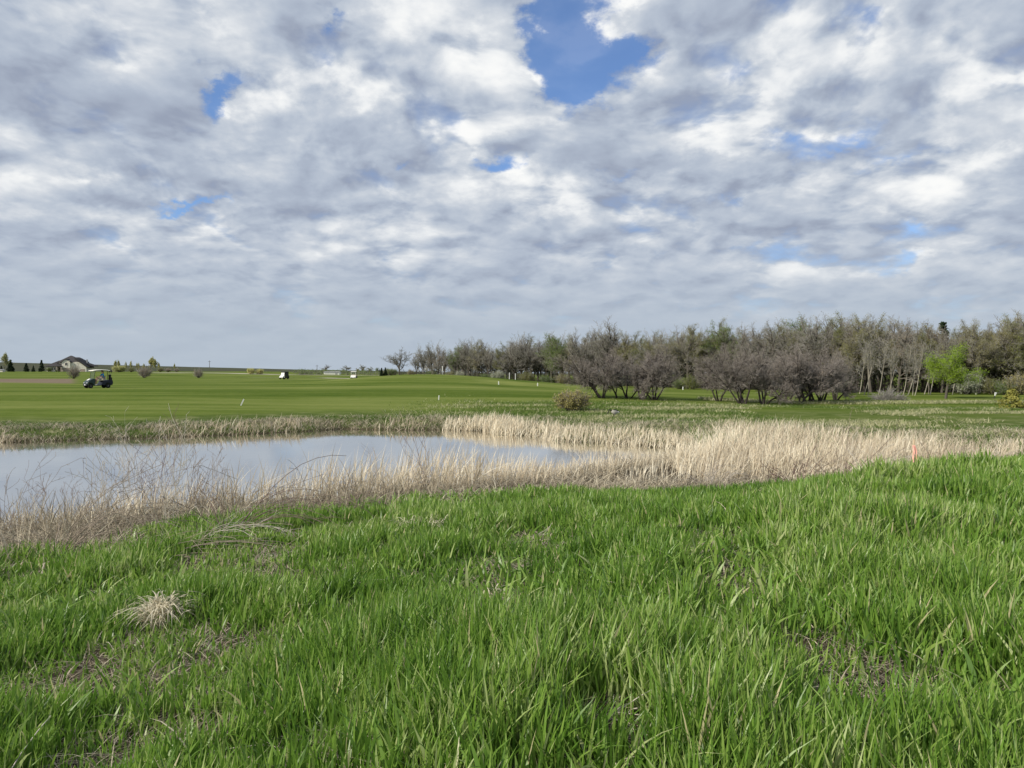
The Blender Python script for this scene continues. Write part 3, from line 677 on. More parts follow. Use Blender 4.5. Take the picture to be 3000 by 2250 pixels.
MARKS = [(1172, 'the lone round tree'), (1375, 'the spreading grey trunked tree'), (1510, 'the two tall white poles'), (1763, 'the leftmost orchard tree'), (1916, 'the left orchard group'), (2106, 'the low split orchard tree'), (2302, 'the thick sweeping orchard tree'), (2518, 'the leftmost pale sapling'), (2645, 'the brightest pale sapling'), (2771, 'the lime green tree'), (2869, 'the leaning brown tree'), (2990, 'the tall right edge tree')]
seen = {}
def place_words(px, what):
    m = [t_ for t_ in MARKS if t_[0] < px][-1]; k = (what, m[0]); seen[k] = seen.get(k, -1)+1
    return ORD[min(seen[k], 19)], m[1]
def wood_tree(px, row, ms=None, kind='bare', label=None, name=None, cat='tree', topy=None, Y=None, group=None):
    Y = Y or D(px)+row; p = at(px, Y); H = ((HZ-(topy or top(px)))/FPX*Y+EYE-p.z)*1.07
    ty = ms or rnd.choice({'bare': bareP, 'bud': budP, 'green': greenP, 'rust': rustP}[kind])
    nm, lb = kinds[kind]; sc = H/10.
    return plant(name or nm, ty, p, label or lb, cat, group if label else {'bare': 'bare trees of the wood', 'bud': 'budding trees of the wood', 'green': 'leafing trees of the wood', 'rust': 'rusty trees of the wood'}[kind], rnd.random()*6.28, (sc*rnd.uniform(.95, 1.25), sc*rnd.uniform(.95, 1.25), sc))
for px, (nm, ms, lb) in SPECIAL.items():
    o_ = wood_tree(px, 0 if px > 1300 else 8, ms, label=lb, name=nm)
    if px == 1172: o_.scale = (o_.scale[0]*1.35, o_.scale[1]*1.35, o_.scale[2])
px = 1222
while px < 3120:
    if not any(abs(px-k) < 14 for k in SPECIAL):
        f = rnd.random(); k = 'bare' if f < .52 else 'bud' if f < .86 else 'rust' if f < .95 else 'green'
        if 1325 < px < 1350 or 1630 < px < 1655: k = 'green'
        if px > 2450: k = 'bud' if f < .62 else 'bare' if f < .85 else 'rust'
        o_, m_ = place_words(px, k); adj = {'bare': 'bare grey', 'bud': 'olive budding', 'rust': 'rusty brown', 'green': 'fresh green'}[k]
        wood_tree(px, rnd.uniform(0, 7), kind=k, topy=top(px)+rnd.uniform(-3, 14), label=f'{o_} {adj} tree of the wood right of {m_}', name=kinds[k][0], group={'bare': 'bare trees of the wood', 'bud': 'budding trees of the wood', 'green': 'leafing trees of the wood', 'rust': 'rusty trees of the wood'}[k])
    px += rnd.uniform(15, 23)
px = 1330
while px < 3150:                        # the second rank
    f = rnd.random(); k = 'bare' if f < .4 else 'bud' if f < .85 else 'rust'
    o_, m_ = place_words(px, 'back'+k); adj = {'bare': 'bare', 'bud': 'budding', 'rust': 'rusty'}[k]
    wood_tree(px, rnd.uniform(10, 18), kind=k, topy=top(px)+rnd.uniform(4, 30), label=f'{o_} {adj} back rank tree right of {m_}', name=kinds[k][0], group={'bare': 'bare trees of the wood', 'bud': 'budding trees of the wood', 'rust': 'rusty trees of the wood'}[k]); px += rnd.uniform(17, 26)
p = at(2762, 99); plant('spruce_tree', conifer(3, (HZ-944)/FPX*99+EYE-p.z, 3.4, M_NEEDLE, layers=22, dens=200), p, 'dark spruce whose tip shows above the wood behind the lime green tree', 'tree')
# depth of the wood: trunks and brush one cannot tell apart
def mass(name, label, n, hs, proto_args, seed, rows, x0, x1, k=M_TWIG, lm=M_BUDS, leaf=0.0, wide=1.0):
    P0, P1, R0, R1, LV = [], [], [], [], []
    protos = []
    for s_ in range(4):
        g = Grow(seed+s_); g.limb(Vector((0, 0, -.3)), Vector((0, 0, 1)), 1, .03, 0, proto_args)
        mx = max(t_[1].z for t_ in g.seg); protos.append((np.array([t_[0][:] for t_ in g.seg])/mx, np.array([t_[1][:] for t_ in g.seg])/mx, np.array([[t_[2], t_[3]] for t_ in g.seg])/mx, np.array([t_[:] for t_ in g.tips])/mx))
    for i in range(n):
        px = rnd.uniform(x0, x1); Y = D(px)+rnd.uniform(*rows); p = np.array(at(px, Y)[:]); H = hs(px, Y, p[2])
        q0, q1, rr, tp = rnd.choice(protos); a = rnd.random()*6.28; M = np.array([[math.cos(a), -math.sin(a), 0], [math.sin(a), math.cos(a), 0], [0, 0, 1]])*np.array([wide, wide, 1])[None]
        P0.append(q0@M.T*H+p); P1.append(q1@M.T*H+p); R0.append(np.maximum(rr[:, 0]*H, .016)); R1.append(np.maximum(rr[:, 1]*H, .013))
        if leaf: LV.append((tp@M.T*H+p)[rs.rand(len(tp)) < leaf]+rs.randn(1, 3)*.05)
    tag(link(name, seg_mesh(name, np.concatenate(P0), np.concatenate(P1), np.concatenate(R0), np.concatenate(R1), 3, [k, lm], np.concatenate(LV) if LV else None, .09)), label, cat_ := 'trees', kind='stuff')
mass('wood', 'crowded trunks and twigs in the depth of the wood', 120, lambda px, Y, z: ((HZ-top(px)-rnd.uniform(-25, 0))/FPX*Y+EYE-z)*.93,
   [(5,.04,.02,8,42,.6,.2,.4),(4,.1,.06,5,42,.5,.2,.4),(3,.15,.04,5,42,.6,.1,.4),(2,.2,0,1,0,0,0,.5)], 40, (16, 34), 1230, 3200, leaf=.5)
mass('undergrowth', 'dense dark brush and saplings under the trees of the wood', 330, lambda px, Y, z: rnd.uniform(1.6, 3.4),
   [(4,.08,.02,9,50,.6,.05,.4),(3,.15,.06,6,48,.55,.1,.4),(2,.2,.04,1,0,0,0,.5)], 60, (-1, 16), 1130, 3200, k=M_DBARK, lm=M_GLEAF, leaf=.35, wide=1.5)

# shrubs in front of the wood
thick = [shrub(s_, 2.6, 1.3, 40, .012, leaf=5000, lm=lm_, lsz=.05, jit=.2) for s_, lm_ in ((3, M_BUDS), (4, M_GLEAF))]
bloss = shrub(6, 2.6, 1.2, 40, .012, leaf=7000, lm=M_WHITE, lsz=.055, jit=.2)
for i, (px, dy, lb) in enumerate([(1205,0,'olive shrub left of the mound crest under the lone bare tree'),(1262,-4,None),(1320,-4,None),(1420,-5,None),(1545,-6,None),(1600,-6,None),(1650,-5,None),(1990,-4,None),(2030,-4,None),(2440,-3,None),(2905,-3,None),(2945,-4,None),(2985,-4,None)]):
    w_ = place_words(px, 'shrub'); plant('shrub', thick[i % 2], at(px, D(px)+dy), lb or f'{w_[0]} bushy shrub below the wood right of {w_[1]}', 'shrub', 'shrubs at the foot of the wood', rnd.random()*6, rnd.uniform(.75, 1.1)*(1.2 if px < 1300 else 1))
for px, dy, s_, lb in [(1458,-7,1.0,'pale blossoming shrub behind the pair of tall white poles'),(1345,-4,.9,'grey white blossoming shrub below the spreading bare tree'),(2835,-3,1.0,'white blossoming shrub right of the lime green tree'),(1806,-20,.8,'pale blossoming shrub between the leftmost dark orchard trees')]:
    plant('blossom_shrub', bloss, at(px, D(px)+dy), lb, 'shrub', None, rnd.random()*6, s_)

# dark many-stemmed trees on the grass in front of the wood
orch = [orchard_tree(s_, 4.8, w_, st_) for s_, w_, st_ in ((1,1.05,5),(2,.95,4),(4,1.0,3),(8,1.1,4))]
small = orchard_tree(15, 4.0, .9, 2)
ORCH = [(1763,1166,1012,0,1.1,'leftmost dark orchard tree, wide crowned with low forking limbs'),(1809,1166,1045,4,1.0,'small thin dark tree just right of the leftmost orchard tree'),
 (1840,1167,1022,2,1.0,'dark tree with a single upright trunk between two wide orchard trees'),(1882,1170,1015,1,1.0,'dark orchard tree with a wide fork, in the left group'),(1916,1171,1008,3,1.0,'rightmost dark orchard tree of the left group, low limb reaching right'),
 (2106,1175,1018,2,1.0,'dark orchard tree at the left end of the right group, split low in two'),(2177,1183,1008,0,1.0,'dark orchard tree with stout twin trunks spreading wide'),(2237,1185,1020,1,1.0,'greyish many stemmed orchard tree, nearest to the reed bed'),
 (2302,1175,1005,3,1.0,'thick dark orchard tree with a limb sweeping left near the ground'),(2345,1182,1030,4,1.0,'thin orchard tree standing between thicker dark ones'),(2367,1180,1012,1,1.0,'dark orchard tree leaning right beside the thin one'),
 (2393,1180,1010,3,1.0,'dark orchard tree with three stems near the right end of its group'),(2408,1177,1020,2,1.0,'dark orchard tree with a slim slanting trunk'),(2448,1172,1025,1,.9,'low crowned dark orchard tree, second from the right end'),(2478,1160,1040,4,1.2,'small dark orchard tree closing the right end of the group')]
for px, by, ty, k, w_, lb in ORCH:
    p = spot(px, by, 40, 100); H = (by-ty+14)/FPX*p.y; me = (orch+[small])[k]; s_ = H/(4.0 if k == 4 else 4.8)
    plant('orchard_tree', me, p, lb, 'tree', 'dark orchard trees in front of the wood', rnd.random()*6.28, (s_*w_*1.05, s_*w_*1.05, s_))

# lime green tree, pale saplings, sapling spruce, brush
p = spot(2771, 1168, 50, 120); H = (1168-1008)/FPX*p.y
g = Grow(77); g.limb(Vector((0, 0, -.1)), Vector((.05, 0, 1)), 1.9, .14, 0, [(4,.04,.02,8,55,.85,.5,.6),(4,.10,.05,7,45,.52,.15,.4),(3,.15,.03,7,45,.55,.1,.4),(2,.2,0,5,42,.6,.1,.4),(2,.2,0,1,0,0,0,.5)])
mx = max(t_[1].z for t_ in g.seg); k_ = H/mx
lime = emit(g, 2, .010/k_, 27000, .068/k_, M_BARK, M_TWIG, M_LIME, (k_*1.18, k_*1.18, k_), leaf_jit=.2)
plant('lime_green_tree', lime, p, 'bright lime green round tree standing before the wood', 'tree')
def sapling(seed, H=7.):
    g = Grow(seed); g.limb(Vector((0, 0, -.1)), Vector((.18, .05, 1)), H*.66, .05, 0, [(8,.06,.05,8,38,.34,.45,.4),(4,.13,.06,5,38,.5,.1,.4),(3,.16,.03,5,40,.6,.1,.4),(2,.2,0,1,0,0,0,.5)])
    k = H/max(t_[1].z for t_ in g.seg); return emit(g, 1, .011/k, 500, .04/k, M_PBARK, M_TWIG, M_BUDS, (k, k, k))
sap = [sapling(1), sapling(2), sapling(5)]
for i, (px, py) in enumerate([(2518,1154),(2531,1157),(2543,1156),(2573,1158),(2600,1159),(2609,1158),(2645,1158),(2661,1156),(2674,1158),(2680,1159),(2708,1155),(2720,1155),(2725,1156),(2790,1156)]):
    lb = {2645: 'pale slender sapling with a curved trunk, brightest of the row', 2518: 'pale slender sapling at the left end of the row, right of the dark orchard trees', 2790: 'pale trunked sapling close behind the lime green tree'}.get(px, f'pale slender leaning sapling, {ORD[i]} from the left of its row')
    plant('sapling', sap[i % 3], spot(px, py, 60, 110), lb, 'tree', 'pale slender saplings before the wood', rnd.uniform(-.6, .6), rnd.uniform(.85, 1.05))
p = spot(2966, 1207, 35, 90); plant('young_spruce', conifer(9, 1.45, 2.1, M_YNEEDLE, bare=.22, layers=9, dens=260, nl=.07), p, 'small yellowish young spruce on the mown grass at the right edge', 'tree')
p = spot(2605, 1172, 40, 110); plant('brush_pile', shrub(19, 1.5, 2.6, 60, .009, wood=M_TWIG, cw=M_TWIG, lift=-.03), p, 'grey pile of cut brush lying in front of the pale saplings', 'brush pile', scale=(1.25, 1, .95))
p = spot(1675, 1204, 35, 80)
plant('budding_bush', shrub(23, 1.35, .95, 80, .0065, leaf=9000, lm=leaf_mat('amber_buds', [(.44,.40,.15),(.47,.40,.16)]), wood=M_DTWIG, cw=M_DTWIG, lsz=.026), p, 'round amber and olive bush alone on the meadow behind the pond', 'bush', scale=(1.42, 1.3, 1.05))

# far left: conifers, shrubs and poplars about the house, bushes on the fairway
con = conifer(5, 6., 3.2, M_NEEDLE, bare=.02, layers=18, dens=230)
for i, (px, ty, by, w_, lb) in enumerate([(4,1070,1087,1.0,'dark conifer cut by the left edge of the view'),(31,1052,1087,1.0,'tallest dark conifer on the lawn left of the house'),(77,1062,1087,1.1,'broad dark conifer, second on the lawn from the tallest'),(98,1069,1087,.95,'smallest dark conifer on the lawn left of the house'),(122,1054,1088,.8,'conifer with a thin spiky top nearest the house')]):
    Y = 385; p = at(px, Y); H = (by-ty)/FPX*Y; s_ = H/6
    plant('conifer', con, p, lb, 'tree', 'conifers left of the house', i*1.3, (s_*w_*1.2, s_*w_*1.2, s_))
dome = shrub(8, 3.0, 1.3, 34, .013, leaf=1200, lm=M_RUST, lsz=.06, jit=.2)
yell = shrub(9, 3.0, 1.4, 46, .018, leaf=9000, lm=M_YELLOW, lsz=.11, jit=.25)
for i, (px, Y, h, w_, me, lb) in enumerate([(216,205,4.4,.85,dome,'large bare rounded bush in front of the house'),(421,238,4.3,1.25,dome,'wide bare brown bush on the fairway right of the nearest cart'),(582,222,3.3,.9,dome,'bare upright bush alone on the fairway left of the yellow thicket'),
   (143,392,2.6,1.1,thick[1],'low dark bush beside the left wall of the house'),(350,372,3.2,1.5,yell,'yellow budding willow bush right of the house'),(385,368,2.6,1.3,thick[0],'grey green shrub beside the yellow willow bush'),(470,372,2.4,1.4,thick[0],'green grey shrub beyond the wide bare bush'),(492,366,2.5,1.6,dome,'brown thicket beyond the fairway, left of the reddish one'),(516,366,2.2,1.3,dome,'reddish brown thicket farthest right in the far shrub row'),
   (733,330,2.6,1.2,yell,'yellow green thicket, left half of the pair left of the black cart'),(760,330,2.3,1.2,yell,'yellow green thicket, right half of the pair left of the black cart'),
   (887,340,2.2,.6,thick[1],'small dark shrub between the black cart and the white shed')]):
    p = at(px, Y); s_ = h/(3.0 if me in (dome, yell) else 2.6)
    plant('bush', me, p, lb, 'bush', None, i*.9, (s_*w_*.8, s_*w_*.8, s_))
pop = big_tree(61, H=12, leaf=12000, lm=M_YELLOW, spread=.45, r=.12, twig=.03, lsz=.12, trunk_f=.6)
for i, (px, ty, w_) in enumerate([(14,1030,.6),(337,1052,.5),(349,1051,.5),(370,1056,.3),(382,1054,.45),(401,1060,.4),(408,1060,.4),(422,1062,.4),(441,1042,.75),(455,1049,.5),(467,1059,.4),(511,1063,.4)]):
    Y = 378; p = at(px, Y); s_ = (1088-ty)/FPX*Y/12
    lb = {14: 'thin bare poplar at the far left edge behind the conifers', 441: 'tallest yellow green poplar on the skyline', 337: 'leftmost pale poplar of the skyline row, by the yellow bush', 511: 'poplar standing alone right of the skyline row', 455: 'narrow poplar just right of the tallest one'}.get(px, f'thin pale poplar, {ORD[i]} from the left on the skyline right of the house')
    plant('poplar', pop, p, lb, 'tree', 'poplars on the skyline', i*1.7, (s_*w_*1.5, s_*w_*1.5, s_))
for i, (px, Y, ty, ms, w_, lb) in enumerate([(955,640,1066,bareP[0],2.2,'bare lopsided tree rising behind the white shed'),(1015,600,1070,budP[0],2.4,'round dark tree right of the white shed'),(1062,430,1067,budP[1],2.0,'olive tree left of the two dark cedars, behind the white cart'),(1085,420,1073,budP[2],2.2,'low olive tree just left of the two dark cedars'),(1105,400,1076,greenP[0],2.0,'small green tree behind the two dark cedars'),(1047,440,1077,budP[2],2.4,'squat olive tree directly behind the white cart'),(1138,330,1078,thick[0],1.6,'olive thicket right of the two dark cedars'),(1148,325,1078,thick[1],1.3,'green thicket under the left end of the wood')]):
    p = at(px, Y); s_ = ((HZ-ty)/FPX*Y+EYE-p.z)/(10. if ms not in thick else 2.6)
    plant('tree' if ms not in thick else 'bush', ms, p, lb, 'tree' if ms not in thick else 'bush', None, i*1.1, (s_*w_, s_*w_, s_))
for px, ty, lb in [(1118,1078,'left one of two small dark cedars at the end of the wood'),(1129,1077,'right one of two small dark cedars at the end of the wood')]:
    p = at(px, 300); H = (HZ-ty)/FPX*300+EYE-p.z; plant('cedar', con, p, lb, 'tree', 'pair of dark cedars', px, (H/6*1.1, H/6*1.1, H/6))
N_ = 46; pts_ = [(rnd.uniform(860, 1110), rnd.uniform(330, 420)) for _ in range(N_)]
P0, P1, R0, R1, LV = [], [], [], [], []
for px_, Y_ in pts_:
    p_ = np.array(at(px_, Y_)[:])
    for k in range(40):
        a = rs.rand()*6.28; q = p_+np.array([math.cos(a)*rs.rand()*2, math.sin(a)*rs.rand()*2, 0]); e = q+np.array([rs.randn()*.4, rs.randn()*.4, .5+1.4*rs.rand()])
        P0.append(q); P1.append(e); R0.append(.03); R1.append(.02); LV.append(e+rs.randn(3)*.2); LV.append((q+e)/2+rs.randn(3)*.3)
tag(link('thicket', seg_mesh('thicket', P0, P1, R0, R1, 3, [M_TWIG, M_GLEAF], np.array(LV), .22)), 'low grey green thicket along the far edge of the fairway', 'shrubs', kind='stuff')

# ---------------------------------------------------------------- bare brambles and stems by the near shore
M_CANE = wood_mat('cane', [(.17,.11,.10),(.25,.19,.16),(.36,.30,.24)])
M_GREYCANE = wood_mat('grey_cane', [(.62,.57,.48),(.50,.45,.39)])
def canes(name, loc, lst, label, cat='bramble', mt=None, group=None, twig=.35, seed=0, thick_=.006):
    """lst: (count, dx, dy, length, rise, droop, jitter): canes leaving the root, bending over as they go"""
    r_ = random.Random(seed); S = [[], []]
    def run(p, d, L, r, droop, lev):
        n_ = 9 if lev == 0 else 4; st_ = L/n_
        for i in range(n_):
            d = (d+Vector((r_.gauss(0, .07), r_.gauss(0, .07), r_.gauss(0, .05)-droop/n_))).normalized(); q = p+d*st_
            if q.z < .02 and lev == 0: q.z = .02
            r2 = r*(1-.8/n_); S[0].append((p[:], q[:], r, r2)); p = q; r = r2
            if lev < 2 and r_.random() < twig*(.5+i/n_):
                sd_ = d.orthogonal(); sd_.rotate(Matrix.Rotation(r_.random()*6.28, 3, d)); run(p, (d+sd_*r_.uniform(.4, .9)).normalized(), L*r_.uniform(.12, .32), r*.6, droop*.2-.15, lev+1)
    for cnt, dx_, dy_, L, rise_, droop, jit in lst:
        for i in range(int(cnt*1.7)):
            d = Vector((dx_+r_.gauss(0, jit), dy_+r_.gauss(0, jit), rise_)).normalized()
            run(Vector((r_.gauss(0, .07), r_.gauss(0, .07), -.04)), d, L*1.3*r_.uniform(.6, 1.15), thick_*r_.uniform(.6, 1.1), droop, 0)
    e = empty(name, loc, 0); tag(e, label, cat, group)
    for nm, q in zip(('stems', 'twigs'), S):
        if q: link(nm, seg_mesh(nm, [t_[0] for t_ in q], [t_[1] for t_ in q], [max(t_[2]*.85, .0028) for t_ in q], [max(t_[3]*.85, .0023) for t_ in q], 4 if nm == 'stems' else 3, mt or M_CANE), e)
    return e
def nearspot(px, py): return spot(px, py, 5, 26)
canes('bare_shrub', nearspot(435,1585), [(6,.15,0,1.75,1.5,-.05,.22),(4,-.5,0,1.3,1.3,.1,.3),(5,.5,0,1.1,1.3,.4,.3)], 'tallest bare shrub with upright reddish stems in front of the pond', 'shrub', twig=.55, seed=2, thick_=.0075)
canes('bare_shrub', nearspot(180,1535), [(7,-.75,0,.95,1.1,.0,.2),(4,.3,0,.8,1.2,.1,.3)], 'bare twiggy shrub leaning left before the pond', 'shrub', twig=.6, seed=3)
canes('bare_sapling', nearspot(28,1570), [(3,.12,0,1.05,1.8,-.1,.15)], 'thin bare sapling at the left edge against the pond', 'sapling', twig=.5, seed=4)
canes('bramble', nearspot(160,1650), [(10,.75,.15,1.5,1.5,1.5,.16),(6,.2,0,.7,1.3,.9,.4),(5,-.6,0,.7,1,1.2,.3)], 'large bramble with long canes arching right, lower left', seed=5, twig=.25, thick_=.008)
canes('bramble', nearspot(380,1640), [(12,1.2,.1,1.6,.55,.75,.16),(5,.5,-.2,.8,.6,1.2,.4)], 'bramble of stems lying over to the right in front of the tallest shrub', seed=6, twig=.25, thick_=.007)
canes('bramble', nearspot(665,1585), [(9,.9,.2,1.7,1.35,1.7,.15),(5,-.3,0,.8,1.2,1.2,.4)], 'dark bramble arching right like a hoop beside the dead reeds', seed=7, twig=.22, thick_=.008)
canes('bramble', nearspot(900,1530), [(7,.9,.2,1.3,1.0,1.6,.25),(5,-.7,0,1.0,1.0,1.6,.3)], 'low hooped bramble among the dead grass, middle of the near shore', seed=8, twig=.2)
canes('bare_shrub', nearspot(560,1500), [(4,.2,0,1.0,1.8,-.1,.2),(3,.55,0,1.0,1.3,-.1,.15)], 'dark twiggy sprig rising against the water, left of the reeds', 'shrub', twig=.5, seed=9)
canes('bare_shrub', nearspot(640,1480), [(4,.12,0,1.0,1.8,.0,.25)], 'slender dark sprig beside the twiggy one against the water', 'shrub', twig=.5, seed=10)
canes('bare_sapling', nearspot(800,1480), [(2,0,0,1.05,2.2,0,.05)], 'single pale upright stem against the pond', 'sapling', mt=M_GREYCANE, twig=.4, seed=11)
canes('bare_shrub', nearspot(1258,1450), [(4,-.25,0,1.15,1.5,.1,.12)], 'dark thin shrub leaning left over the reeds, middle of the pond', 'shrub', twig=.45, seed=12)
canes('bare_shrub', nearspot(1100,1450), [(3,-.12,0,1.0,1.8,.1,.1)], 'thin dark stems standing left of the leaning shrub over the reeds', 'shrub', twig=.3, seed=13)
canes('bare_shrub', nearspot(1000,1500), [(5,.1,0,.75,1.5,.4,.4)], 'low dark twigs among the reeds, right of the hooped bramble', 'shrub', twig=.4, seed=14)
canes('bare_shrub', nearspot(300,1560), [(7,.1,0,1.0,1.6,.0,.4)], 'greyish twiggy shrub between the leaning shrub and the tallest one', 'shrub', mt=M_GREYCANE, twig=.6, seed=15)
canes('bare_shrub', nearspot(490,1560), [(7,.1,0,1.25,1.8,.0,.3)], 'pale grey twiggy shrub touching the right side of the tallest one', 'shrub', mt=M_GREYCANE, twig=.6, seed=16)
canes('bramble', nearspot(60,1640), [(8,.6,.1,1.1,1.1,1.4,.3)], 'grey bramble hooping over at the left edge', mt=M_GREYCANE, seed=17, twig=.3)
canes('bramble', nearspot(560,1600), [(8,.9,.1,1.2,.8,1.2,.3)], 'grey bramble with pale canes left of the dark hooped one', mt=M_GREYCANE, seed=18, twig=.3)
canes('bare_shrub', nearspot(380,1480), [(5,.0,0,1.5,2.0,-.05,.2),(3,.4,0,1.3,1.6,.3,.2)], 'fine pale tall shrub behind the tallest one, its tips over the far bank', 'shrub', mt=M_GREYCANE, twig=.6, seed=19)
for i, (px, py, L, lb) in enumerate([(2465,1350,.9,'dark leaning brush at the foot of the reed bed left of the pink ribbon'),(2560,1345,.8,'grey brush beside the pink ribbon stake'),(2780,1320,.8,'dark twigs arching at the foot of the reed bed right of the pink ribbon'),(2880,1310,.7,'grey brush at the far right foot of the reed bed'),(2330,1360,.7,'grey leaning brush in front of the middle of the reed bed'),(2080,1385,.6,'low grey brush at the left foot of the reed bed')]):
    canes('brush', at(px, float(np.interp(px, [2000,2250,2500,2700,3000],[16.6,15.6,15.4,16.3,18.0]))), [(10,.7,0,L*1.15,1.3,.7,.4),(8,-.6,0,L*.9,1.1,.9,.4)], lb, 'brush', mt=M_GREYCANE if i % 2 else M_CANE, seed=20+i, twig=.45, thick_=.010)
for i, (px, py, dx_, L, lb) in enumerate([(300,1600,1.,.8,'pale fallen stem above the dry tuft'),(60,1720,1.2,.9,'pale fallen stems lying at the left edge'),(740,1640,1.1,.7,'pale twigs lying in a gap of the grass below the hooped bramble'),(0,2235,1.0,.35,'thick pale stick in the lower left corner'),(520,2215,.9,.3,'bent pale stem low in the foreground, right of the lower left corner'),(1760,2130,.4,.28,'short straw pieces in the bare gap at the bottom middle'),(1480,1600,1,.6,'pale stems lying at the grass edge, centre')]):
    canes('fallen_stem', nearspot(px, py) if py < 2100 else Vector(((px-1500)/FPX*EYE*FPX/(py-HZ), EYE*FPX/(py-HZ), gz((px-1500)/FPX*EYE*FPX/(py-HZ), EYE*FPX/(py-HZ))+.02)),
       [(4,dx_,.1,L,.18,.3,.35)], lb, 'dead stem', mt=M_GREYCANE, seed=40+i, twig=.15, thick_=.007 if py < 2100 else .005)
def tuft(px, py, n_, rad_, h_, label, cat='dry grass', lift=.05):
    Y = EYE*FPX/(py-HZ)
    for _ in range(12): Y = (EYE-gz((px-1500)/FPX*Y, Y))*FPX/(py-HZ)
    cx, cy = (px-1500)/FPX*Y, Y
    a = rs.rand(n_)*6.28; r_ = rad_*np.sqrt(rs.rand(n_)); x, y = cx+np.cos(a)*r_, cy+np.sin(a)*r_
    me = blades('dry_tuft', x-cx, y-cy, h_*(.6+.7*rs.rand(n_)), .007+.006*rs.rand(n_), .2+.8*rs.rand(n_), .85+.15*rs.rand(n_), M_DRY, 6, rs.rand(n_)*6.28, droop=.55, zb=ground(x, y)-gz(cx, cy)-.01+lift*rs.rand(n_)**.6*np.clip(1.2-r_/rad_, .1, 1))
    o = link('dry_tuft', me); o.location = (cx, cy, gz(cx, cy)); tag(o, label, cat)
tuft(395,1840,90,.06,.20,'small bleached tuft leaning against the left side of the larger pale tuft', lift=.02); tuft(465,1845,420,.13,.36,'pale bleached tuft of dead grass standing out in the green, left foreground, larger of two', lift=.17)
tuft(1450,1760,60,.12,.20,'small straw tuft in the green, centre foreground')
tuft(1800,1615,60,.12,.20,'small straw tuft in the green, right of centre')
tuft(2420,1480,50,.10,.30,'pale straw sprig in the green below the reed bed')
tuft(1240,1560,220,.30,.42,'yellow clump of bent reeds at the edge of the green, centre')
tuft(2150,1400,120,.25,.40,'pale splayed clump at the left foot of the reed bed')

# ---------------------------------------------------------------- built things
class MB:
    def __init__(s): s.V = []; s.F = []
    def add(s, V, F):
        b = len(s.V); s.V += [tuple(v) for v in V]; s.F += [tuple(b+i for i in f) for f in F]; return s
    def box(s, x0, x1, y0, y1, z0, z1):
        V = [(x, y, z) for z in (z0, z1) for y in (y0, y1) for x in (x0, x1)]
        return s.add(V, [(0,2,3,1),(4,5,7,6),(0,1,5,4),(2,6,7,3),(0,4,6,2),(1,3,7,5)])
    def prof(s, pts, a, b, axis='y'):         # a profile in the other two axes, extruded along the axis from a to b
        n_ = len(pts); f = {'y': lambda p, t_: (p[0], t_, p[1]), 'x': lambda p, t_: (t_, p[0], p[1]), 'z': lambda p, t_: (p[0], p[1], t_)}[axis]
        V = [f(p, a) for p in pts]+[f(p, b) for p in pts]
        return s.add(V, [tuple(range(n_))[::-1], tuple(range(n_, 2*n_))]+[(i, (i+1) % n_, n_+(i+1) % n_, n_+i) for i in range(n_)])
    def tube(s, pts, r, n_=8, cap=True):
        pts = [Vector(p) for p in pts]; rr = r if hasattr(r, '__len__') else [r]*len(pts); V = []; F = []
        for i, p in enumerate(pts):
            d = (pts[min(i+1, len(pts)-1)]-pts[max(i-1, 0)]).normalized(); u = d.cross(Vector((.31, .17, .93))).normalized()
            if u.length < .1: u = Vector((1, 0, 0))
            v = d.cross(u)
            for k in range(n_): a = 2*math.pi*k/n_; V.append(p+u*math.cos(a)*rr[i]+v*math.sin(a)*rr[i])
        for i in range(len(pts)-1):
            for k in range(n_): F.append((i*n_+k, i*n_+(k+1) % n_, (i+1)*n_+(k+1) % n_, (i+1)*n_+k))
        if cap: F += [tuple(range(n_))[::-1], tuple(range((len(pts)-1)*n_, len(pts)*n_))]
        return s.add(V, F)
    def lathe(s, prof, c, axis='y', n_=20):   # (radius, offset) rings
        V = []; F = []
        for (r, o) in prof:
            for k in range(n_):
                a = 2*math.pi*k/n_; q = (math.cos(a)*r, o, math.sin(a)*r) if axis == 'y' else (math.cos(a)*r, math.sin(a)*r, o)
                V.append((c[0]+q[0], c[1]+q[1], c[2]+q[2]))
        m = len(prof)
        for i in range(m-1):
            for k in range(n_): F.append((i*n_+k, i*n_+(k+1) % n_, (i+1)*n_+(k+1) % n_, (i+1)*n_+k))
        F += [tuple(range(n_)), tuple(range((m-1)*n_, m*n_))[::-1]]
        return s.add(V, F)
    def build(s, name, m, parent=None, bevel=0., smooth=False):
        me = bpy.data.meshes.new(name); me.from_pydata(s.V, [], s.F); me.materials.append(m)
        bm = bmesh.new(); bm.from_mesh(me); bmesh.ops.recalc_face_normals(bm, faces=bm.faces); bm.to_mesh(me); bm.free()
        if smooth:
            for p_ in me.polygons: p_.use_smooth = True
        o = link(name, me, parent)
        if bevel:
            b = o.modifiers.new('bevel', 'BEVEL'); b.width = bevel; b.segments = 2; b.limit_method = 'ANGLE'
        return o
M_NAVY = mat('navy_paint', (.008,.011,.028), .4, .4, var=.1)
M_TEAL = mat('dark_teal_paint', (.02,.04,.045), .45, .4, var=.1)
M_BLACK = mat('black_plastic', (.012,.012,.012), .5, .4)
M_RUB = mat('tyre_rubber', (.016,.016,.016), .85, .2)
M_WHITEP = mat('white_paint', (.78,.77,.72), .4, .4, var=.04)
M_CREAM = mat('cream_roof', (.80,.78,.68), .4, .4, var=.04)
M_GREY = mat('grey_metal', (.36,.36,.36), .4, .5, var=.08)
M_SEAT = mat('seat_vinyl', (.42,.36,.27), .5, .4)
t = NT('clear_windshield'); b1 = t.n.new('ShaderNodeBsdfTransparent'); b1.inputs[0].default_value = (.86,.88,.86,1)
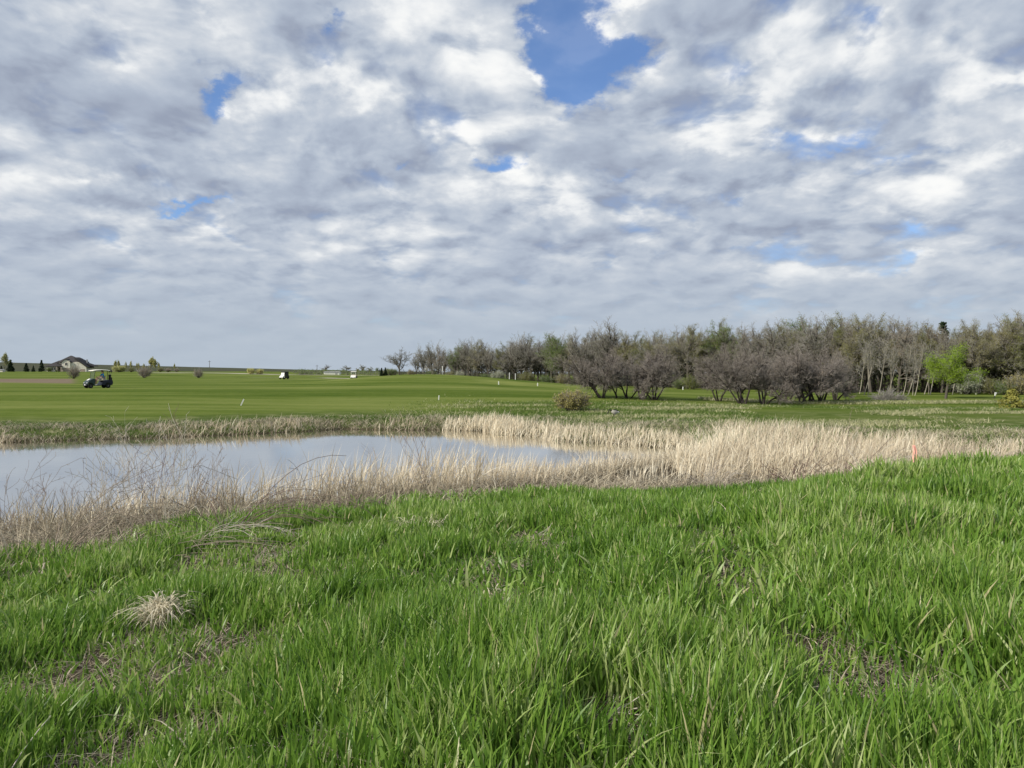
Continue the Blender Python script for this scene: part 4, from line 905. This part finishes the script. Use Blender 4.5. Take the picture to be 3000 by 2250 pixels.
b2 = t.n.new('ShaderNodeBsdfGlossy'); b2.inputs['Roughness'].default_value = .08; mxs = t.n.new('ShaderNodeMixShader'); mxs.inputs[0].default_value = .07
t.l.new(b1.outputs[0], mxs.inputs[1]); t.l.new(b2.outputs[0], mxs.inputs[2]); t.l.new(mxs.outputs[0], t.out.inputs[0]); M_GLASS = t.m

def golf_cart(loc, heading, label, paint, cowl_m, roof_m, white_front=False, enclosed=False):
    e = empty('golf_cart', loc, heading); tag(e, label, 'golf cart')
    b = MB().prof([(-1.12,.30),(-1.2,.55),(-1.14,.78),(-.95,.84),(-.45,.80),(-.28,.72),(-.10,.42),(-.02,.30),(-.42,.27),(-.50,.44),(-.68,.53),(-.88,.44),(-.96,.30)], -.58, .58)
    b.box(-.05, .62, -.55, .55, .25, .31); b.build('body', paint, e, .03)
    MB().prof([(.56,.30),(.50,.62),(.46,.92),(.58,.97),(.82,.90),(1.08,.72),(1.20,.56),(1.22,.42),(1.16,.36),(1.10,.50),(.92,.56),(.74,.48),(.68,.32)], -.56, .56).build('front_cowl', cowl_m, e, .035)
    MB().box(1.14, 1.26, -.50, .50, .26, .40).build('bumper', M_BLACK, e, .02)
    MB().box(-.42, .02, -.50, .50, .74, .86).build('seat', M_SEAT, e, .04)
    MB().prof([(-.50,.84),(-.40,.84),(-.50,1.22),(-.58,1.22)], -.50, .50).build('seat_back', M_SEAT, e, .03)
    for sx, y0 in ((1, -.52), (1, .52)): MB().tube([(.60, y0, .92),(.47, y0*.97, 1.74)], .018).build('roof_post', M_BLACK, e)
    for y0 in (-.50, .50): MB().tube([(-.66, y0, .80),(-.70, y0, 1.25),(-.66, y0*.98, 1.76)], .024).build('roof_post', M_BLACK, e)
    rf = MB(); n_ = 9; V = []; F = []
    for j in range(2):
        for i in range(n_):
            x_ = -.92+1.62*i/(n_-1); bow = .09*(1-((x_+.11)/.81)**2)
            for y_ in (-.60, -.45, .45, .60): V.append((x_, y_, 1.76+bow+(.035 if j else -.035)-(0.03 if abs(y_) > .5 and j else 0)))
    I = lambda j, i, k: j*n_*4+i*4+k
    for j in range(2):
        for i in range(n_-1):
            for k in range(3): F.append((I(j,i,k), I(j,i+1,k), I(j,i+1,k+1), I(j,i,k+1)))
    for i in range(n_-1):
        for k in (0, 3): F.append((I(0,i,k), I(0,i+1,k), I(1,i+1,k), I(1,i,k)))
    for i in (0, n_-1):
        for k in range(3): F.append((I(0,i,k), I(0,i,k+1), I(1,i,k+1), I(1,i,k)))
    rf.add(V, F).build('roof', roof_m, e)
    MB().prof([(.615,.95),(.63,.95),(.50,1.72),(.485,1.72)], -.50, .50).build('windshield', M_GLASS, e)
    sw = MB(); sw.tube([(.22+.10*math.cos(a)*.5, .28+.17*math.sin(a), 1.02+.15*math.cos(a)) for a in [k*2*math.pi/16 for k in range(17)]], .014, 6, False)
    sw.tube([(.50,.28,.82),(.22,.28,1.02)], .018).tube([(.22,.28,1.02),(.27,.28,1.16)], .010).tube([(.22,.28,1.02),(.21,.43,.98)], .010).tube([(.22,.28,1.02),(.21,.13,.98)], .010)
    sw.build('steering_wheel', M_BLACK, e)
    for x_, y_ in ((.92,.50),(.92,-.50),(-.72,.50),(-.72,-.50)):
        w_ = MB().lathe([(.12,-.085),(.20,-.09),(.228,-.07),(.232,0),(.228,.07),(.20,.09),(.12,.085)], (x_, y_, .23)).build('wheel', M_RUB, e, smooth=True)
        sg = 1 if y_ > 0 else -1
        MB().lathe([(.125,-.08),(.128,.078),(.10,.086),(.06,.06),(.035,.07),(.03,.095)] if sg > 0 else [(.03,-.095),(.035,-.07),(.06,-.06),(.10,-.086),(.128,-.078),(.125,.08)], (x_, y_, .23)).build('rim', M_GREY, w_)
    for y_ in (-.36, .36): MB().prof([(1.195,.50),(1.23,.50),(1.19,.60),(1.155,.60)], y_-.10, y_+.10).build('headlight', M_GREY, e)
    MB().box(-1.20, -.92, -.46, .46, .50, .56).box(-1.20, -1.17, -.46, .46, .56, .80).build('bag_shelf', M_BLACK, e, .01)
    if white_front:
        fr_ = MB()
        for y0 in (-.50, .50): fr_.tube([(.635, y0, .93),(.50, y0, 1.74)], .032, 6)
        fr_.tube([(.635, -.50, .95),(.635, .50, .95)], .03, 6).tube([(.51, -.50, 1.70),(.51, .50, 1.70)], .03, 6).build('windshield_frame', M_WHITEP, e)
    if enclosed:
        MB().box(-.90, .44, -.575, -.560, .86, 1.73).build('side_curtain', M_BLACK, e); MB().box(-.90, .44, .560, .575, .86, 1.73).build('side_curtain', M_BLACK, e)
        MB().prof([(-.94,.84),(-.92,.84),(-.90,1.73),(-.92,1.73)], -.555, .555).build('rear_curtain', M_BLACK, e)
    return e
carth = R(180+24+26)
c1 = spot(288, 1137, 55, 90)
cart = golf_cart(c1, carth, 'dark blue golf cart with a cream roof and a driver in a blue shirt', M_NAVY, M_TEAL, M_CREAM)
MB().prof([(.80,.935),(1.04,.785),(1.045,.80),(.81,.955)], -.20, .20).build('number_plate', M_WHITEP, cart)
MB().box(1.262, 1.272, -.16, .16, .29, .42).build('front_plate', mat('plate_grey', (.50,.49,.52), .5, .3), cart)
c2 = spot(1037, 1112, 110, 230)
golf_cart(c2, R(-88), 'white fronted golf cart facing the camera near the end of the wood', M_BLACK, M_WHITEP, M_WHITEP, white_front=True)
c3 = spot(833, 1111, 120, 260)
k3 = golf_cart(c3, R(-112), 'distant golf cart with a black roof and black side curtains', M_BLACK, M_WHITEP, M_BLACK, enclosed=True)
MB().prof([(.640,.94),(.655,.94),(.525,1.66),(.51,1.66)], -.48, .48).build('front_curtain', M_WHITEP, k3)

# golf bag strapped on the back of the nearest cart
Mc = Matrix.Translation(c1) @ Matrix.Rotation(carth, 4, 'Z')
bag = empty('golf_bag', Mc @ Vector((-1.05, .12, .56)), carth); tag(bag, 'black golf bag with clubs standing on the back of the nearest cart', 'golf bag')
MB().lathe([(.11,0),(.13,.04),(.13,.40),(.115,.60),(.135,.76),(.13,.80)], (0, 0, 0), 'z', 16).build('bag', M_BLACK, bag, smooth=True)
MB().box(-.20, -.12, -.08, .08, .16, .52).build('pocket', M_BLACK, bag, .02)
cl = MB(); hd = MB()
for i in range(7):
    a = i*.9; x_, y_ = math.cos(a)*.07, math.sin(a)*.07; h_ = 1.02+.05*(i % 3)
    cl.tube([(x_, y_, .2),(x_*1.6-.03, y_*1.8, h_)], .007, 5)
    q = Vector((x_*1.6-.03, y_*1.8, h_)); hd.tube([q, q+Vector((-.02, .01, .05)), q+Vector((-.06, .03, .11)), q+Vector((-.08, .03, .14))], [.02, .05, .055, .02], 8)
cl.build('club_shafts', M_GREY, bag); hd.build('head_covers', M_BLACK, bag, smooth=True)

# the driver
def skin_obj(name, chains, m, parent, root=0, sub=1):
    """chains: lists of (x, y, z, radius); points at the same place are joined"""
    V = []; E = []; Rd = []; key = {}
    for ch in chains:
        prev = None
        for (x_, y_, z_, r_) in ch:
            k = (round(x_, 3), round(y_, 3), round(z_, 3))
            if k not in key: key[k] = len(V); V.append((x_, y_, z_)); Rd.append(r_)
            if prev is not None and prev != key[k]: E.append((prev, key[k]))
            prev = key[k]
    me = bpy.data.meshes.new(name); me.from_pydata(V, E, []); me.materials.append(m)
    o = link(name, me, parent); sk = o.modifiers.new('skin', 'SKIN'); sk.use_smooth_shade = True
    for i, r_ in enumerate(Rd): me.skin_vertices[0].data[i].radius = (r_, r_)
    me.skin_vertices[0].data[root].use_root = True
    ss = o.modifiers.new('sub', 'SUBSURF'); ss.levels = sub; ss.render_levels = sub
    return o
M_SKIN = mat('skin', (.46,.29,.21), .55, .3); M_SHIRT = mat('blue_shirt', (.02,.26,.62), .8, .2); M_SHORT = mat('light_shorts', (.50,.45,.40), .8, .2)
M_HAIR = mat('dark_hair', (.02,.016,.013), .8, .2); M_SHOE = mat('white_shoes', (.75,.74,.68), .6, .2)
per = empty('person', Mc @ Vector((-.22, .27, .86)), carth, 1.06); tag(per, 'person in a bright blue shirt and light shorts driving the nearest golf cart', 'person')
pel = (0, 0, .12, .125)
ch = [[pel, (-.06,0,.28,.125), (-.09,0,.46,.145), (-.08,0,.60,.055), (-.06,0,.69,.052), (-.03,0,.77,.095), (-.02,0,.85,.09), (-.02,0,.90,.06)]]
for s_ in (-1, 1):
    ch.append([pel, (.10, s_*.10,.10,.085), (.45, s_*.13,.13,.060), (.50, s_*.13,-.10,.052), (.52, s_*.14,-.42,.038), (.54, s_*.14,-.50,.035), (.66, s_*.15,-.53,.03)])
    hx, hy, hz = .47, s_*.15, .18+.0
    ch.append([(-.09,0,.46,.145), (-.07, s_*.17,.50,.055), (.08, s_*.24,.30,.042), (.33, s_*.18,.24,.032), (.39, s_*.165,.24,.028), (.43, s_*.16,.24,.026)])
    for i, (dy_, ln) in enumerate(((-.024,.060),(-.009,.070),(.007,.066),(.022,.052))):
        ch.append([(.43, s_*.16,.24,.026), (.455, s_*.16+dy_,.245,.010), (.475, s_*.16+dy_,.225,.009), (.465, s_*.16+dy_,.225-ln*.5,.008)])
    ch.append([(.43, s_*.16,.24,.026), (.435, s_*.16-s_*.035,.225,.011), (.455, s_*.16-s_*.045,.205,.009)])
ch.append([(-.03,0,.77,.095), (.065,0,.765,.022)])
bd = skin_obj('body', ch, M_SKIN, per)
hr = MB().lathe([(.03,-.115),(.085,-.06),(.108,0),(.10,.05),(.07,.09),(.02,.108)], (-.035, 0, .845), 'z', 14).build('hair', M_HAIR, per, smooth=True)
skin_obj('shirt', [[(-.01,0,.17,.15), (-.06,0,.28,.15), (-.09,0,.46,.165), (-.085,0,.545,.09)]]+[[(-.09,0,.46,.165), (-.07, s_*.175,.50,.075), (.02, s_*.215,.38,.062)] for s_ in (-1, 1)], M_SHIRT, per)
skin_obj('shorts', [[pel[:3]+(.14,), (.10, s_*.10,.10,.10), (.38, s_*.125,.125,.08)] for s_ in (-1, 1)], M_SHORT, per)
for s_ in (-1, 1): MB().prof([(.47,-.56),(.72,-.56),(.74,-.53),(.66,-.50),(.56,-.44),(.49,-.44)], s_*.145-.045, s_*.145+.045).build('shoe', M_SHOE, per, .015)

# white stakes and poles
M_STAKE = mat('stake_white', (.80,.80,.76), .5, .3, var=.04)
def stake(px, py, h, w, lean, label, group=None, name='white_stake', Y=None, y0=35, y1=260, cat='stake'):
    p = at(px, Y) if Y else spot(px, py, y0, y1); e = MB()
    e.prof([(-w/2, -.05), (w/2, -.05), (w/2, h-w*.6), (0, h), (-w/2, h-w*.6)], -w/2, w/2)
    o = e.build(name, M_STAKE); o.location = p; o.rotation_euler = (0, lean, .3); tag(o, label, cat, group); return o
stake(705, 1188, .50, .075, R(24), 'white stake leaning right on the fairway beyond the pond, nearest of all')
stake(1285, 1172, .36, .065, R(5), 'short white stake nearly upright on the slope of the mound')
stake(1461, 1127, .40, .09, 0, 'small white marker just left of the two tall poles')
stake(1575, 1131, .38, .09, 0, 'small white marker right of the two tall poles')
stake(2001, 1142, .45, .10, 0, 'small white marker between the two groups of dark orchard trees')
stake(1492, 1127, 2.1, .10, R(1), 'left one of two tall white poles before the wood', 'two tall white poles', 'white_pole', Y=128, cat='pole')
stake(1510, 1127, 2.0, .10, 0, 'right one of two tall white poles before the wood', 'two tall white poles', 'white_pole', Y=128, cat='pole')
p = at(1296, 150); o = MB().prof([(-.07,0),(.07,0),(.07,1.0),(0,1.06),(-.07,1.0)], -.05, .05).tube([(0,0,-2.2),(0,0,.1)], .03).build('white_marker', M_STAKE); o.location = p+Vector((0,0,2.0)); tag(o, 'white marker on a thin post above the mound crest', 'marker')
# leaning sign on a dark post, right
p = spot(2912, 1168, 50, 110); e = empty('tee_marker', p, .2); tag(e, 'small white tee sign tilted on a dark post near the young spruce', 'sign')
MB().tube([(0,0,-.1),(.10,0,.30)], .035, 8).build('post', M_BLACK, e)
MB().prof([(.06,.28),(.16,.24),(.38,.60),(.12,.64)], -.02, .02).build('panel', M_STAKE, e, .01)
# pink ribbon on a survey stake in the reeds
p = at(2676, 15.6); kz = ((EYE-195/FPX*15.6)-p.z)/.52; e = empty('survey_stake', p, 0, (1.3, 1.3, kz)); tag(e, 'wooden survey stake wrapped in salmon pink ribbon at the foot of the reeds', 'stake')
MB().tube([(-.05,0,-.1),(.02,0,.52)], .014, 4).build('stake', mat('raw_wood', (.62,.48,.32), .8, .2), e)
rb = MB()
for a0, x1_, w_ in ((-.02,.045,.05),(.01,.11,.04),(0,-.04,.03)):
    pts_ = [(a0+(x1_-a0)*k/6+.006*math.sin(k*2.1), -.03-.006*(k % 2), .46-.40*k/6) for k in range(7)]
    V = [(q[0]-w_*(.15+.16*k)/2, q[1], q[2]) for k, q in enumerate(pts_)]+[(q[0]+w_*(.15+.16*k)/2, q[1]-.02, q[2]) for k, q in enumerate(pts_)]
    rb.add(V, [(k, k+1, k+8, k+7) for k in range(6)])
rbo = rb.build('ribbon', mat('salmon_ribbon', (.80,.42,.35), .6, .2, var=.08), e); sm = rbo.modifiers.new('thick', 'SOLIDIFY'); sm.thickness = .004
# goose on the meadow
p = spot(1800, 1222, 30, 60); gs = empty('goose', p, R(200)); tag(gs, 'goose with a black head and neck lowered, standing on the meadow behind the pond', 'goose')
M_GBODY = mat('goose_brown', (.40,.38,.33), .8, .2); M_GDARK = mat('goose_black', (.012,.011,.010), .6, .3); M_GWHITE = mat('goose_white', (.80,.80,.74), .8, .2)
skin_obj('body', [[(0,0,.26,.115), (.12,0,.29,.10), (.20,0,.32,.055)], [(0,0,.26,.115), (-.13,0,.27,.095), (-.26,0,.28,.035)]]+[[(0,0,.26,.115),(.0,s_*.05,.12,.02),(.0,s_*.055,.01,.012),(.05,s_*.055,0,.012)] for s_ in (-1,1)], M_GBODY, gs)
skin_obj('neck', [[(.17,0,.33,.052), (.24,0,.40,.036), (.31,0,.39,.032), (.36,0,.30,.030), (.40,0,.22,.038), (.46,0,.18,.012)]], M_GDARK, gs)
skin_obj('rump', [[(-.16,0,.25,.085), (-.24,0,.26,.06), (-.30,0,.28,.025)]], M_GWHITE, gs)
skin_obj('tail', [[(-.27,0,.30,.035), (-.36,0,.31,.015)]], M_GDARK, gs)
skin_obj('back', [[(.08,0,.36,.05), (-.08,0,.37,.055), (-.24,0,.34,.03)]], M_GDARK, gs)

# ---------------------------------------------------------------- the house
hp = at(201, 395); hs = 395/FPX                      # metres to one photo pixel at the house
hp.z -= .1
house = empty('house', hp, R(12)); tag(house, 'cream stucco house with dark hipped roofs and an arched gable window', 'house')
t = NT('stucco'); n_ = t.noise(6, 5, .6, t.obj()); M_STUC = t.bsdf(t.mix(t.rng(n_, .3, .7), (.66,.62,.54), (.76,.72,.64)), .9, .1)
M_STONE = mat('tan_stone', (.34,.29,.24), .9, .1, var=.3, scale=2.5)
t = NT('shingles'); n_ = t.noise(5, 4, .6, t.obj((1, 1, 4))); M_ROOF = t.bsdf(t.mix(t.rng(n_, .3, .7), (.045,.043,.045), (.085,.080,.080)), .9, .1)
M_WIN = mat('window_glass', (.03,.04,.05), .1, .6); M_TRIM = mat('trim', (.55,.52,.46), .7, .2); M_DOOR = mat('garage_door', (.36,.29,.24), .7, .2)
def hip(x0, x1, y0, y1, z0, z1, rx0, rx1, ry, ov=.5, ry2=None):
    m = MB(); x0 -= ov; x1 += ov; y0 -= ov; y1 += ov; ry2 = ry if ry2 is None else ry2
    V = [(x0,y0,z0),(x1,y0,z0),(x1,y1,z0),(x0,y1,z0),(rx0,ry,z1),(rx1,ry2,z1),(x0,y0,z0-.18),(x1,y0,z0-.18),(x1,y1,z0-.18),(x0,y1,z0-.18)]
    return m.add(V, [(0,1,5,4),(1,2,5),(2,3,4,5),(3,0,4),(6,7,1,0),(7,8,2,1),(8,9,3,2),(9,6,0,3),(6,9,8,7)])
def hx(px): return (px-206)*hs*.95
def hz_(py): return (1089.5-py)*hs
# walls
MB().box(hx(145), hx(176), 0, 9, -.5, hz_(1073)).build('wall', M_STUC, house)
MB().box(hx(176.1), hx(232), 1.2, 12, -.5, hz_(1062)).build('wall', M_STUC, house)
MB().prof([(hx(189),-.5),(hx(212),-.5),(hx(212),hz_(1060)),(hx(208),hz_(1056)),(hx(201),hz_(1053.5)),(hx(194),hz_(1057)),(hx(189),hz_(1060))], -.8, 1.4).build('gable_wall', M_STUC, house)
MB().prof([(hx(212.1),-.5),(hx(256),-.5),(hx(256),hz_(1076)),(hx(236),hz_(1061)),(hx(226),hz_(1060)),(hx(212.1),hz_(1064))], .0, 8).build('garage_wing', M_STUC, house)
MB().box(hx(190), hx(211), -.86, -.80, -.5, hz_(1078)).build('stone_facing', M_STONE, house)
# roofs
r_ = hip(hx(143), hx(190), -.4, 9, hz_(1073), hz_(1056), hx(171), hx(190), 4.5, .4); r_.build('low_roof', M_ROOF, house)
mr = hip(hx(173), hx(238), .9, 12.3, hz_(1062), hz_(1041.2), hx(199), hx(203), 6.5, .5).build('main_roof', M_ROOF, house)
hip(hx(196), hx(240), 1.4, 12, hz_(1060), hz_(1046), hx(207), hx(226), 6.0, .4).build('east_roof', M_ROOF, house)
MB().prof([(hx(186),hz_(1062)),(hx(201),hz_(1051.2)),(hx(216),hz_(1062)),(hx(216),hz_(1062.8)),(hx(201),hz_(1052.2)),(hx(186),hz_(1062.8))], -1.1, 4).build('gable_roof', M_ROOF, house)
MB().prof([(hx(222),hz_(1051)),(hx(228),hz_(1049)),(hx(246),hz_(1063)),(hx(262),hz_(1075)),(hx(262),hz_(1077.5)),(hx(240),hz_(1063.5))], -.6, 9).build('garage_roof', M_ROOF, house)
MB().prof([(hx(224),hz_(1058)),(hx(246),hz_(1063)),(hx(270),hz_(1071)),(hx(272),hz_(1073)),(hx(250),hz_(1073))], 3, 11).build('rear_roof', M_ROOF, house)
ch_ = MB().box(hx(246.5), hx(249.5), 5, 6, hz_(1070), hz_(1053.5)).build('chimney', M_GREY, mr); MB().box(hx(246.2), hx(249.8), 4.9, 6.1, hz_(1053.5), hz_(1052.8)).build('chimney_cap', M_TRIM, ch_)
# porch, openings
MB().box(hx(177), hx(191), -2.3, -.9, hz_(1074.5), hz_(1072)).build('porch_roof', M_ROOF, house)
for px_ in (177.5, 189.5): MB().box(hx(px_)-.25, hx(px_)+.25, -2.2, -1.7, -.5, hz_(1074.5)).build('porch_column', M_STONE, house)
MB().box(hx(179.5), hx(186.5), -.03, 0-.0, -.1, hz_(1077)).build('front_door', mat('door_dark', (.05,.035,.028), .5, .3), house)
def window(x0, x1, z0, z1, y, arch=False):
    f = MB()
    if arch:
        cx = (x0+x1)/2; ro = (x1-x0)/2; pts_ = [(x0, z0), (x1, z0)]+[(cx+math.cos(a)*ro, z1-ro+math.sin(a)*ro) for a in [k*math.pi/10 for k in range(11)]]
    else: pts_ = [(x0, z0), (x1, z0), (x1, z1), (x0, z1)]
    w_ = f.prof(pts_, y-.04, y).build('window', M_WIN, house)
    fr = MB(); tk = .12
    for q0, q1 in zip(pts_, pts_[1:]+pts_[:1]): fr.tube([(q0[0], y-.05, q0[1]), (q1[0], y-.05, q1[1])], tk*.5, 4)
    fr.tube([((x0+x1)/2, y-.05, z0), ((x0+x1)/2, y-.05, z1)], .04, 4).build('window_frame', M_TRIM, w_)
window(hx(198), hx(205), hz_(1070.5), hz_(1062.5), -.8, True)
window(hx(159.5), hx(163), hz_(1084), hz_(1076.5), 0); window(hx(165.5), hx(169), hz_(1084), hz_(1077), 0); window(hx(151), hx(154), hz_(1083), hz_(1077), 0)
window(hx(170.5), hx(173), hz_(1084), hz_(1077), 0)
MB().box(hx(240), hx(252), -.05, 0, -.3, hz_(1081)).build('garage_door', M_DOOR, house)
MB().box(hx(196), hx(208), -.92, -.87, -.3, hz_(1080)).build('garage_door', M_DOOR, house)
tag(plant('bush', thick[1], at(166, 388), 'low round shrub planted below the front windows of the house', 'bush', None, 0, .45))

# white shed, small shed at the left edge, utility poles
p = at(972, 350); sh_ = empty('shed', p, R(4)); tag(sh_, 'long low white shed at the far end of the fairway', 'shed'); q = 350/FPX
MB().box(-23*q, 22*q, 0, 5, -1, 1.05).build('wall', M_WHITEP, sh_)
MB().prof([(-.3, 1.06), (2.5, 1.35), (5.3, 1.06), (5.3, .98), (-.3, .98)], -23.6*q, 22.6*q, 'x').build('roof', M_GREY, sh_)
MB().box(1.6, 2.6, -.05, -.003, -.5, .85).build('door', M_GREY, sh_)
p = at(3, 372); o = empty('hut', p, 0); tag(o, 'tiny pale hut cut by the left edge of the view', 'hut'); MB().box(-1.3, .8, 0, 2, -.5, .9).build('wall', M_TRIM, o); MB().prof([(-1.5,.9),(-.25,1.5),(1.0,.9)], -.2, 2.2).build('roof', M_GREY, o)
M_POLE = mat('weathered_pole', (.16,.14,.12), .9, .1)
for px_, ty, lb in [(614,1056,'lone utility pole on the ridge, left one'),(929,1069,'distant utility pole on the ridge, right one')]:
    p = at(px_, 1150); H = (HZ-ty)/FPX*1150+EYE-p.z; o = empty('utility_pole', p, R(20)); tag(o, lb, 'pole', 'utility poles on the ridge')
    MB().tube([(0,0,-1),(0,0,H)], [.42,.30], 8).build('post', M_POLE, o); MB().box(-2.2, 2.2, -.12, .12, H-1.9, H-1.5).build('crossarm', M_POLE, o)
